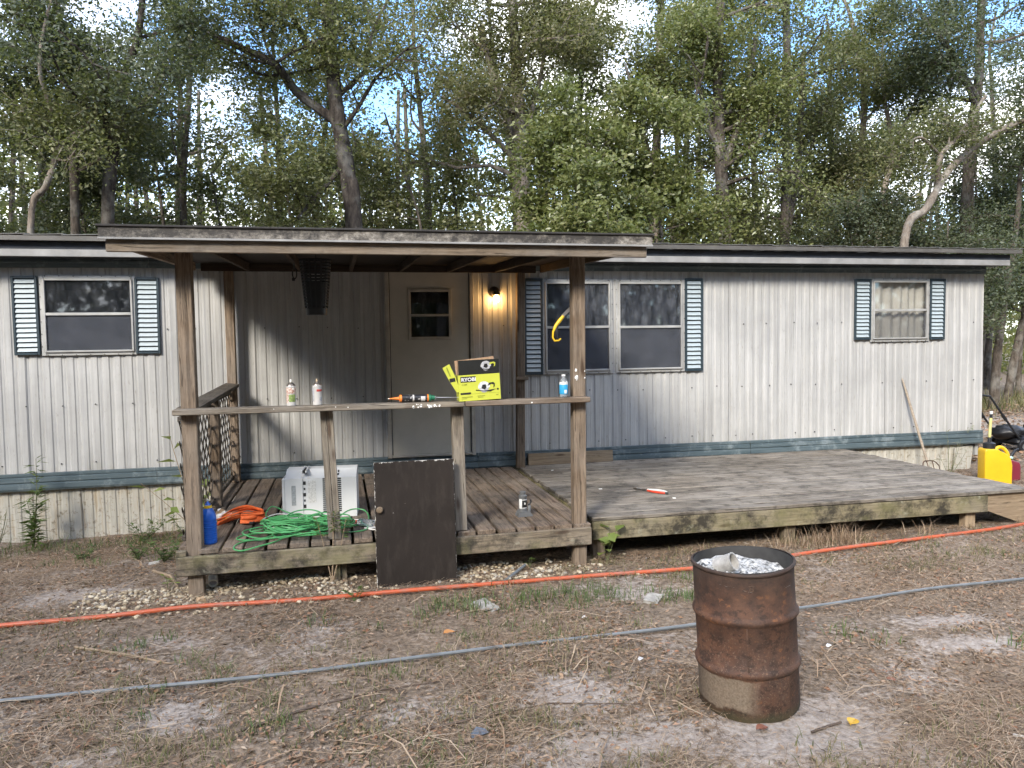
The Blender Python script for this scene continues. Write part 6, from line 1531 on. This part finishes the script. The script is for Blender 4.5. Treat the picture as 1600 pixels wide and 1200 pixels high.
# ------------------------------------------------------------------ trees
TREE_SHAPES = {
    'A': ([(-5.08, 17.0, 4.24, 0.089), (-5.01, 16.88, 6.42, 0.076), (-5.19, 16.89, 7.88, 0.062), (-5.3, 17.15, 9.21, 0.057)],
          []),
    'B': ([(-5.37, 15.5, 4.0, 0.058), (-5.03, 15.33, 4.74, 0.051), (-4.91, 15.55, 5.42, 0.046), (-5.01, 15.66, 6.18, 0.041), (-5.07, 15.41, 6.78, 0.034), (-4.94, 15.36, 7.55, 0.028)],
          [[(-4.91, 15.5, 5.35, 0.035), (-4.57, 15.15, 5.56, 0.028), (-4.35, 15.6, 5.97, 0.023)]]),
    'C': ([(-4.28, 16.2, 4.14, 0.123), (-4.09, 16.13, 5.65, 0.104), (-3.97, 16.37, 6.93, 0.086), (-3.62, 16.23, 7.75, 0.067), (-3.43, 16.03, 8.63, 0.054)],
          [[(-4.08, 16.2, 5.97, 0.061), (-3.63, 16.06, 6.43, 0.049), (-3.32, 16.54, 6.9, 0.031)], [(-4.02, 16.2, 6.27, 0.043), (-4.45, 16.06, 6.8, 0.03), (-4.91, 16.54, 7.17, 0.025)]]),
    'D': ([(-3.6, 20.0, 4.71, 0.085), (-3.55, 20.1, 6.35, 0.077), (-3.38, 20.13, 8.04, 0.062), (-3.24, 19.87, 9.75, 0.053)],
          []),
    'E': ([(-1.51, 22.0, 5.04, 0.087), (-1.48, 22.17, 7.07, 0.07), (-1.51, 21.97, 9.06, 0.052)],
          [[(-1.48, 22.0, 6.0, 0.052), (-0.42, 22.35, 6.28, 0.045), (0.29, 21.95, 6.92, 0.026)]]),
    'F': ([(0.37, 17.0, 4.31, 0.193), (0.24, 17.09, 5.66, 0.179), (0.07, 16.84, 6.79, 0.155), (-0.01, 16.95, 8.01, 0.135), (-0.05, 17.17, 9.42, 0.116)],
          [[(0.09, 17.0, 6.55, 0.102), (-0.73, 17.18, 7.19, 0.095), (-1.14, 16.68, 7.58, 0.078), (-1.71, 16.9, 7.9, 0.072), (-2.81, 17.35, 8.49, 0.053)], [(0.07, 17.0, 7.88, 0.081), (-0.48, 17.18, 8.23, 0.068), (-0.79, 16.68, 8.63, 0.052)], [(0.23, 17.0, 5.71, 0.062), (-0.32, 17.18, 5.12, 0.048), (-0.78, 16.68, 4.48, 0.027)]]),
    'G': ([(4.36, 18.0, 4.35, 0.184), (4.27, 17.92, 6.29, 0.166), (4.21, 17.85, 7.89, 0.135), (4.18, 18.11, 10.19, 0.098)],
          [[(4.29, 18.0, 6.31, 0.106), (3.71, 17.85, 7.86, 0.089), (3.32, 17.71, 9.08, 0.066)], [(4.19, 18.0, 6.15, 0.068), (3.17, 17.85, 7.03, 0.052), (2.41, 17.71, 7.45, 0.029)], [(4.32, 18.0, 6.38, 0.068), (4.74, 17.85, 7.92, 0.053), (4.97, 17.71, 9.21, 0.037)]]),
    'H': ([(6.7, 21.0, 4.79, 0.1), (6.68, 20.83, 7.78, 0.08), (6.89, 21.0, 10.3, 0.063)],
          []),
    'I': ([(8.55, 20.0, 4.69, 0.141), (8.62, 19.89, 8.13, 0.113), (8.82, 20.15, 10.8, 0.088)],
          [[(8.71, 20.0, 8.34, 0.07), (9.17, 19.77, 8.04, 0.061), (9.99, 20.29, 8.14, 0.036)]]),
    'J': ([(9.08, 17.0, 4.21, 0.169), (9.03, 17.05, 5.51, 0.153), (8.98, 17.16, 7.65, 0.122), (8.9, 16.91, 9.33, 0.098)],
          [[(9.0, 17.0, 5.8, 0.092), (9.67, 17.1, 7.52, 0.069), (10.05, 17.32, 9.13, 0.054)], [(8.97, 17.0, 6.1, 0.069), (8.34, 17.1, 8.19, 0.053), (8.36, 17.32, 9.01, 0.038)]]),
    'K': ([(11.3, 18.0, 4.43, 0.132), (11.47, 18.17, 6.63, 0.116), (11.36, 18.02, 8.85, 0.098), (11.19, 17.83, 10.66, 0.081)],
          [[(11.3, 18.0, 4.43, 0.116), (11.88, 18.34, 6.35, 0.101), (11.85, 18.05, 9.21, 0.066)], [(11.34, 18.0, 4.87, 0.041), (10.66, 18.34, 5.07, 0.033), (9.95, 18.05, 5.01, 0.024)]]),
    'L': ([(14.94, 20.0, 5.07, 0.122), (15.13, 20.13, 6.77, 0.104), (15.01, 19.87, 8.81, 0.083)],
          []),
    'M': ([(14.85, 19.0, 4.83, 0.09), (15.14, 18.97, 6.43, 0.081), (15.16, 18.83, 7.02, 0.071), (15.02, 19.07, 8.74, 0.045)],
          [[(15.23, 19.0, 6.97, 0.045), (15.75, 18.94, 8.04, 0.045), (16.52, 18.66, 9.75, 0.036)]]),
    'N': ([(12.65, 15.3, 4.0, 0.095), (13.09, 15.14, 4.75, 0.087), (13.72, 15.25, 5.59, 0.081), (14.44, 15.47, 6.1, 0.075), (15.15, 15.3, 6.6, 0.067), (15.95, 15.13, 6.96, 0.052)],
          [[(13.53, 15.3, 5.23, 0.066), (13.3, 14.98, 5.87, 0.058), (14.01, 15.2, 6.45, 0.051), (15.11, 15.65, 7.52, 0.038)], [(13.62, 15.3, 5.94, 0.037), (12.79, 14.98, 6.27, 0.029), (12.65, 15.2, 6.18, 0.022)]]),
    'O': ([(15.92, 17.0, 4.23, 0.166), (15.8, 16.85, 5.84, 0.147), (16.19, 17.12, 7.54, 0.133), (16.32, 17.12, 8.52, 0.116), (16.12, 16.85, 10.65, 0.089)],
          [[(16.13, 17.0, 7.99, 0.074), (14.78, 16.71, 9.23, 0.064), (14.51, 17.23, 10.12, 0.049)], [(16.11, 17.0, 7.75, 0.066), (15.36, 16.71, 8.33, 0.048), (14.68, 17.23, 8.94, 0.041)]]),
    'P': ([(15.9, 16.0, 0.63, 0.112), (16.01, 16.0, 1.9, 0.095), (16.39, 16.17, 3.18, 0.08), (16.41, 15.95, 4.74, 0.063)],
          []),
    'Q': ([(17.84, 17.5, 0.33, 0.114), (18.29, 17.65, 1.72, 0.106), (18.6, 17.57, 3.12, 0.088), (18.86, 17.33, 5.69, 0.069)],
          []),
}
def make_tree(name, label, key, mat, bark, zlow, top, nlimb, reach, clumps, leafn, lsize, seed, group='trees behind the mobile home', shape=None, clump_r=0.5, cat='tree', reach_z=0.35, bias=None):
    g = np.random.default_rng(seed)
    trunk_c, limbs_c = shape or TREE_SHAPES[key]
    b0 = trunk_c[0]
    base = Vector((b0[0], b0[1], float(ground_z(b0[0], b0[1]))))
    h = holder(name, base); tag(h, label, cat, group)
    mb = MB()
    pts = [Vector(p[:3]) for p in trunk_c]; rs = [p[3] for p in trunk_c]
    if pts[0].z > 0.1:
        pts = [Vector((base.x, base.y, base.z - 0.1))] + pts; rs = [rs[0] * 1.35] + rs
    d = (pts[-1] - pts[-2]).normalized()
    while pts[-1].z < top and d.z > 0.4:
        d = (d + Vector((g.normal() * 0.12, g.normal() * 0.12, 0.1))).normalized()
        pts.append(pts[-1] + d * 1.2); rs.append(max(0.02, rs[-1] * 0.78))
    def path(ps, rr, n=5):
        sp = smooth_path(ps, n); ri = np.interp(np.linspace(0, len(rr) - 1, len(sp)), range(len(rr)), rr)
        return sp, [float(q) * (1 + 0.07 * math.sin(i * 1.9)) for i, q in enumerate(ri)]
    sp, sr = path(pts, rs)
    mb.tube([p - base for p in sp], sr, 10)
    tips = []
    def twig(p, dr, L, r, lev):
        ps = [p]
        dd = dr.normalized()
        for k in range(4):
            dd = (dd + Vector((g.normal() * 0.28, g.normal() * 0.28, g.normal() * 0.2 + 0.05))).normalized()
            ps.append(ps[-1] + dd * L / 4)
        s2, r2_ = path(ps, [r, r * 0.75, r * 0.55, r * 0.4, r * 0.25], 2)
        mb.tube([q - base for q in s2], r2_, 6 if lev == 0 else 4, cap=False)
        if lev == 0:
            for k in range(clumps):
                u = 0.25 + 0.75 * (k + g.random()) / clumps
                j = min(len(s2) - 2, int(u * (len(s2) - 1)))
                nd = (s2[j + 1] - s2[j]).normalized() + Vector((g.normal(), g.normal(), g.normal() * 0.6)) * 0.8
                twig(s2[j], nd, L * g.uniform(0.25, 0.5), r * 0.35, 1)
        else:
            for k in (2, 3, 4): tips.append(ps[k])
            for k in (2, 3, 4):
                e = Vector((g.normal(), g.normal(), g.normal() * 0.7)).normalized() * g.uniform(0.3, 0.75)
                mb.tube([ps[k] - base, ps[k] + e * 0.5 + Vector((0, 0, 0.05)) - base, ps[k] + e - base], [0.007, 0.005, 0.002], 3, cap=False)
                if k > 2: tips.append(ps[k] + e * 0.8)
    for lc in limbs_c:
        lp, lr = [Vector(p[:3]) for p in lc], [p[3] for p in lc]
        s2, r2_ = path(lp, lr)
        mb.tube([q - base for q in s2], r2_, 8)
        dl = lp[-1] - lp[-2]
        for k in range(4):
            j = int(len(s2) * (0.35 + 0.6 * g.random())) - 1
            twig(s2[j], dl.normalized() + Vector((g.normal(), g.normal(), g.normal() * 0.5 + 0.2)) * 0.8, reach * g.uniform(0.3, 0.6), lr[-1] * 0.7, 0)
    for k in range(nlimb):
        zt = zlow + (top - zlow) * (k + g.random()) / nlimb
        j = min(range(len(sp)), key=lambda q: abs(sp[q].z - zt))
        a = g.uniform(0, 2 * math.pi)
        dr = Vector((math.cos(a), math.sin(a) * 0.8, reach_z + g.normal() * 0.25))
        if bias is not None: dr = dr + Vector(bias)
        f_ = 1.0 - 0.45 * (zt - zlow) / max(0.1, top - zlow)
        twig(sp[j], dr, reach * g.uniform(0.65, 1.15) * f_, min(sr[j] * 0.5, 0.06), 0)
    obj('trunk', mb, bark, h, world=False, smooth=True)
    T_ = np.array([tuple(p - base) for p in tips])
    if len(T_):
        per = max(1, int(leafn * 1.8 / len(T_)))
        c = np.repeat(T_, per, 0); n = len(c)
        c = c + g.normal(size=(n, 3)) * [clump_r * 0.60, clump_r * 0.60, clump_r * 0.38] * np.repeat(g.uniform(0.6, 1.25, (len(T_), 1)), per, 0)
        tone = np.clip(np.repeat(g.normal(0.5, 0.28, len(T_)), per), 0, 1)
        ax = g.normal(size=(n, 3)) * [1, 1, 0.6] + [0, 0, -0.25]
        nm = g.normal(size=(n, 3)) * 0.75 + [-0.2, -0.35, 0.75]
        L = lsize * 0.93 * g.uniform(0.6, 1.3, n)
        cm = leaf_mesh('crown', c, ax, nm, L, L * g.uniform(0.42, 0.6, n), mat, 0.16)
        cm.attributes.new('tone', 'FLOAT', 'POINT').data.foreach_set('value', np.repeat(tone, 4).astype(np.float32))
        obj('crown', cm, None, h, world=False)
    return h

MT = make_tree
MT('oak_tree', 'slender dark trunked oak second from the left edge behind the roof', 'A', M['oak_dark'], M['bark'], 5.2, 11.5, 9, 2.4, 5, 11000, 0.095, 101)
MT('crooked_tree', 'pale crooked thin tree at the left edge behind the roof', 'B', M['oak'], M['bark_pale'], 5.0, 9.0, 6, 1.8, 4, 6000, 0.085, 102)
MT('oak_tree', 'dark forked oak behind the left end of the porch roof', 'C', M['oak_dark'], M['bark_dark'], 5.0, 11.5, 10, 2.7, 5, 13000, 0.095, 103)
MT('slim_tree', 'slim grey tree with sparse leaves behind the porch roof, left of the big trunk', 'D', M['oak_dark'], M['bark'], 5.5, 12, 8, 2.2, 4, 7000, 0.10, 104)
MT('slim_tree', 'thin far tree just left of the big trunk behind the porch', 'E', M['oak'], M['bark_dark'], 5.0, 12, 8, 2.0, 4, 6000, 0.11, 105)
MT('large_oak', 'tall thick trunked oak with a long limb reaching left above the porch', 'F', M['oak'], M['bark_dark'], 6.3, 12.5, 12, 3.2, 6, 19000, 0.095, 106)
MT('large_oak', 'pale many limbed oak rising behind the middle of the porch roof', 'G', M['oak_dry'], M['bark_pale'], 5.4, 12.5, 15, 3.0, 6, 24000, 0.095, 107)
MT('slim_tree', 'thin dark tree behind the right end of the porch roof', 'H', M['oak_dry'], M['bark_dark'], 5.2, 12.5, 11, 2.4, 5, 12000, 0.105, 108)
MT('oak_tree', 'straight pale oak above the right end of the porch roof', 'I', M['holly'], M['bark_pale'], 5.2, 12.5, 12, 2.6, 5, 15000, 0.105, 109)
MT('oak_tree', 'thick oak with three leaders right of the porch roof', 'J', M['holly'], M['bark'], 5.2, 12, 14, 2.7, 6, 22000, 0.095, 110)
MT('twin_oak', 'twin trunked oak behind the middle of the long roof', 'K', M['oak'], M['bark'], 4.8, 12, 14, 2.6, 6, 20000, 0.095, 111)
MT('oak_tree', 'straight oak behind the roof left of the right window', 'L', M['oak'], M['bark_pale'], 5.2, 12, 11, 2.6, 5, 14000, 0.105, 112)
MT('slim_tree', 'thin bent tree behind the roof above the right window', 'M', M['oak'], M['bark_pale'], 5.2, 10.5, 6, 1.8, 4, 5000, 0.095, 113)
MT('leaning_tree', 'pale tree leaning far to the right behind the right end of the roof', 'N', M['oak'], M['bark_pale'], 6.4, 7.2, 2, 1.6, 4, 3800, 0.09, 114)
MT('large_oak', 'tall straight oak behind the right end of the roof', 'O', M['oak_dark'], M['bark'], 7.2, 12.5, 10, 3.0, 6, 16000, 0.095, 115)
MT('understory_tree', 'reddish trunk leaning in the brush right beside the house corner', 'P', M['oak_dark'], M['bark'], 2.6, 7.5, 10, 1.8, 5, 9000, 0.085, 116)
MT('understory_tree', 'leaning trunk at the right edge beyond the house corner', 'Q', M['oak_dark'], M['bark'], 2.2, 8.0, 10, 1.9, 5, 9000, 0.085, 117)
# broad leaved bushes close behind the roof
def bush(name, label, x, y, zt, nl, reach, leafn, ls, mat, seed, bark='bark'):
    sh = ([(x, y, 0.9, 0.07), (x + 0.1, y, zt * 0.5, 0.055), (x - 0.05, y + 0.1, zt * 0.8, 0.03)], [])
    return MT(name, label, None, mat, M[bark], 1.6 if zt < 5 else 2.4, zt, nl, reach, 5, leafn, ls, seed, shape=sh, clump_r=0.34, cat='tree', reach_z=0.5)
bush('holly_tree', 'bright broad leaved tree just behind the right part of the porch roof', 5.0, 14.6, 5.7, 15, 1.8, 15000, 0.115, M['holly'], 121)
bush('holly_tree', 'bright broad leaved tree left of the leafy twin trunks above the roof', 6.6, 15.2, 6.6, 15, 1.9, 15000, 0.11, M['holly'], 122)
bush('understory_tree', 'dark bushy tree behind the left end of the roof', -5.3, 18.2, 6.2, 14, 2.0, 12000, 0.10, M['oak_dark'], 123)
bush('understory_tree', 'bushy tree between the dark forked oak and the slim grey tree', -2.6, 19.0, 5.8, 10, 1.7, 3500, 0.10, M['oak'], 124)
bush('understory_tree', 'bushy tree just right of the big trunk behind the porch', 1.9, 17.6, 5.8, 10, 1.7, 4500, 0.10, M['oak'], 125)
bush('understory_tree', 'low dark bush behind the roof left of the right window', 12.4, 16.6, 4.9, 12, 1.7, 9000, 0.09, M['oak_dark'], 126)
bush('understory_tree', 'leafy bush behind the roof at its right end', 17.4, 18.0, 6.0, 14, 2.0, 12000, 0.10, M['oak_dark'], 127)
bush('understory_tree', 'dense shrub beside the house corner on the right', 14.2, 15.6, 4.2, 14, 1.5, 9000, 0.085, M['oak_dark'], 128)
bush('understory_tree', 'thin leaved bush behind the roof below the twin trunked oak', 9.9, 17.6, 5.6, 11, 1.6, 6000, 0.09, M['oak'], 129)
bush('understory_tree', 'dense shrub at the right edge behind the mower', 19.2, 18.5, 5.0, 14, 2.0, 10000, 0.10, M['oak_dark'], 130)

for i, (x, y, zt, mt, lb) in enumerate(((-6.8, 20.5, 7.0, 'oak', 'far left undergrowth tree above the roof end'), (-4.3, 21.0, 7.4, 'oak_dark', 'undergrowth tree behind the crooked and slender trunks'), (-1.2, 21.5, 7.2, 'oak', 'undergrowth tree between the slim grey tree and the big trunk'),
        (0.9, 20.5, 6.8, 'oak_dry', 'undergrowth tree directly behind the big trunk'), (3.2, 20.8, 7.2, 'oak', 'undergrowth tree left of the pale many limbed oak'), (13.4, 19.5, 6.6, 'oak_dry', 'yellowish undergrowth tree right of the twin trunks'), (15.9, 20.2, 6.4, 'oak_dry', 'yellowish undergrowth tree behind the leaning tree'))):
    bush('undergrowth_tree', lb, x, y, zt, 14, 1.9, 6500, 0.115, M[mt], 140 + i)

# second row, deeper in the wood
ROW = [(-7.4, 22.5, 12, 'oak_dark', 'in the second row at the far left'), (-4.6, 23.5, 11, 'oak', 'in the second row behind the crooked tree'), (-0.4, 24.5, 10.5, 'oak', 'in the second row left of the big trunk'), (2.6, 22.5, 12, 'oak_dry', 'in the second row right of the big trunk'),
       (5.2, 23.5, 12.5, 'oak', 'in the second row behind the pale many limbed oak'), (7.6, 24.5, 12, 'oak_dark', 'in the second row behind the thin dark tree'), (10.6, 22.5, 12, 'oak', 'in the second row behind the three leader oak'), (13.4, 23.5, 12, 'oak_dark', 'in the second row behind the twin trunks'),
       (16.2, 22.5, 11.5, 'oak', 'in the second row above the right window'), (18.8, 24.0, 9.0, 'oak_dark', 'in the second row right of the leaning tree'), (21.5, 22.0, 12, 'oak_dark', 'in the second row at the right edge')]
for i, (x, y, zt, mt, lb) in enumerate(ROW):
    sh = ([(x, y, 0.9, 0.15), (x + 0.3 * math.sin(i * 2.1), y, zt * 0.5, 0.11), (x + 0.4 * math.sin(i * 1.3), y + 0.2, zt * 0.85, 0.06)], [])
    MT('background_oak', 'leafy oak ' + lb, None, M[mt], M['bark'], 6.4, zt, 12, 2.7, 4, 4500, 0.13, 400 + i, group='second row of trees', shape=sh, clump_r=0.6)

# the wood farther off reads as one mass
def far_wood(n, seed):
    g = np.random.default_rng(seed)
    cx, cy, cz = [], [], []
    for k in range(330):
        y = g.uniform(27, 46); x = g.uniform(-0.60 * y - 3, 1.12 * y + 4)
        hgt = g.uniform(7.0, 11.0) + 1.2 * math.sin(x * 0.35)
        m = n // 330
        r = g.uniform(1.0, 2.3)
        cx.append(x + g.normal(size=m) * r); cy.append(y + g.normal(size=m) * r); cz.append(np.abs(g.normal(size=m)) * 0 + g.random(m) ** 0.8 * hgt)
    c = np.stack([np.concatenate(cx), np.concatenate(cy), np.concatenate(cz)], 1); m = len(c)
    L = g.uniform(0.14, 0.30, m)
    me = leaf_mesh('far_wood', c, g.normal(size=(m, 3)), g.normal(size=(m, 3)) * 0.8 + [-0.3, -0.4, 0.6], L, L * 0.6, M['far'])
    return tag(obj('far_wood', me), 'sunlit yellow green wood far behind the trees', 'trees', kind='stuff')
far_wood(150000, 201)
# the same wood goes on round the clearing, out of the picture
g = np.random.default_rng(203); C_ = []
for k in range(430):
    a = math.radians(g.uniform(118, 400)); R_ = g.uniform(17, 27)
    x, y = 2 + R_ * 1.05 * math.cos(a), R_ * math.sin(a)
    if y > 5 and -12 < x < 30: continue
    m = 160; r = g.uniform(1.2, 2.2)
    C_.append(np.stack([x + g.normal(size=m) * r, y + g.normal(size=m) * r, g.random(m) ** 0.9 * g.uniform(9, 14)], 1))
C_ = np.concatenate(C_); m = len(C_); L_ = g.uniform(0.4, 0.85, m)
tag(obj('surrounding_wood', leaf_mesh('surrounding_wood', C_, g.normal(size=(m, 3)), g.normal(size=(m, 3)), L_, L_ * 0.6, M['oak_dark'])), 'dark wood round the clearing behind the photographer', 'trees', kind='stuff')
mb = MB()
for k in range(70):
    y = rng.uniform(26, 44); x = rng.uniform(-0.6 * y, 1.1 * y)
    mb.tube([(x, y, -0.1), (x + rng.normal() * 0.2, y, 4), (x + rng.normal() * 0.5, y, 11)], [0.16, 0.12, 0.06], 6)
tag(obj('far_trunks', mb, M['bark']), 'thin trunks of the far wood', 'trees', kind='stuff')
# brush and leaf litter along the edge of the wood at the right
tufts('woodland_edge_grass', [(rng.uniform(9.5, 24), rng.uniform(14.5, 20), rng.uniform(1.2, 2.6)) for _ in range(260)], 18, 0.10, 0.24, M['grass'], 'dry grass along the edge of the wood', 91, 0.16, 0.006)
g = np.random.default_rng(95); n = 9000
x = g.uniform(8.8, 20, n); y = g.uniform(9, 19, n)
tag(obj('woodland_leaves', leaf_mesh('woodland_leaves', np.stack([x, y, ground_z(x, y) + 0.02], 1), g.normal(size=(n, 3)) * [1, 1, 0.2], g.normal(size=(n, 3)) * 0.4 + [0, 0, 1], g.uniform(0.05, 0.12, n), g.uniform(0.03, 0.06, n), M['litter'], 0.2)), 'brown leaves on the ground beyond the house corner', 'leaves', kind='stuff')

# trees standing behind the photographer: they show in the window glass
def back_tree(label, x, y, zt, nl, reach, leafn, seed, zl=3.0):
    sh = ([(x, y, 0.9, 0.17), (x + 0.2, y, zt * 0.5, 0.13), (x - 0.1, y + 0.2, zt * 0.85, 0.07)], [])
    return MT('oak_tree', label, None, M['oak_dark'], M['bark'], zl, zt, nl, reach, 5, leafn, 0.17, seed, group='trees behind the photographer', shape=sh, clump_r=0.55)
for i, (x, y, zt, nl, reach, ln_, zl) in enumerate(((3.5, -9.5, 12.0, 14, 3.2, 7000, 2.5), (8.5, -8.5, 11.0, 14, 3.2, 7000, 2.5), (13.5, -7.0, 10.0, 14, 3.0, 6000, 2.5))):
    ords = ('first', 'second', 'third', 'fourth', 'fifth', 'sixth', 'seventh')[i]
    back_tree('leafy oak behind the photographer, %s from the left' % ords, x, y, zt, nl, reach, ln_, 300 + i, zl)
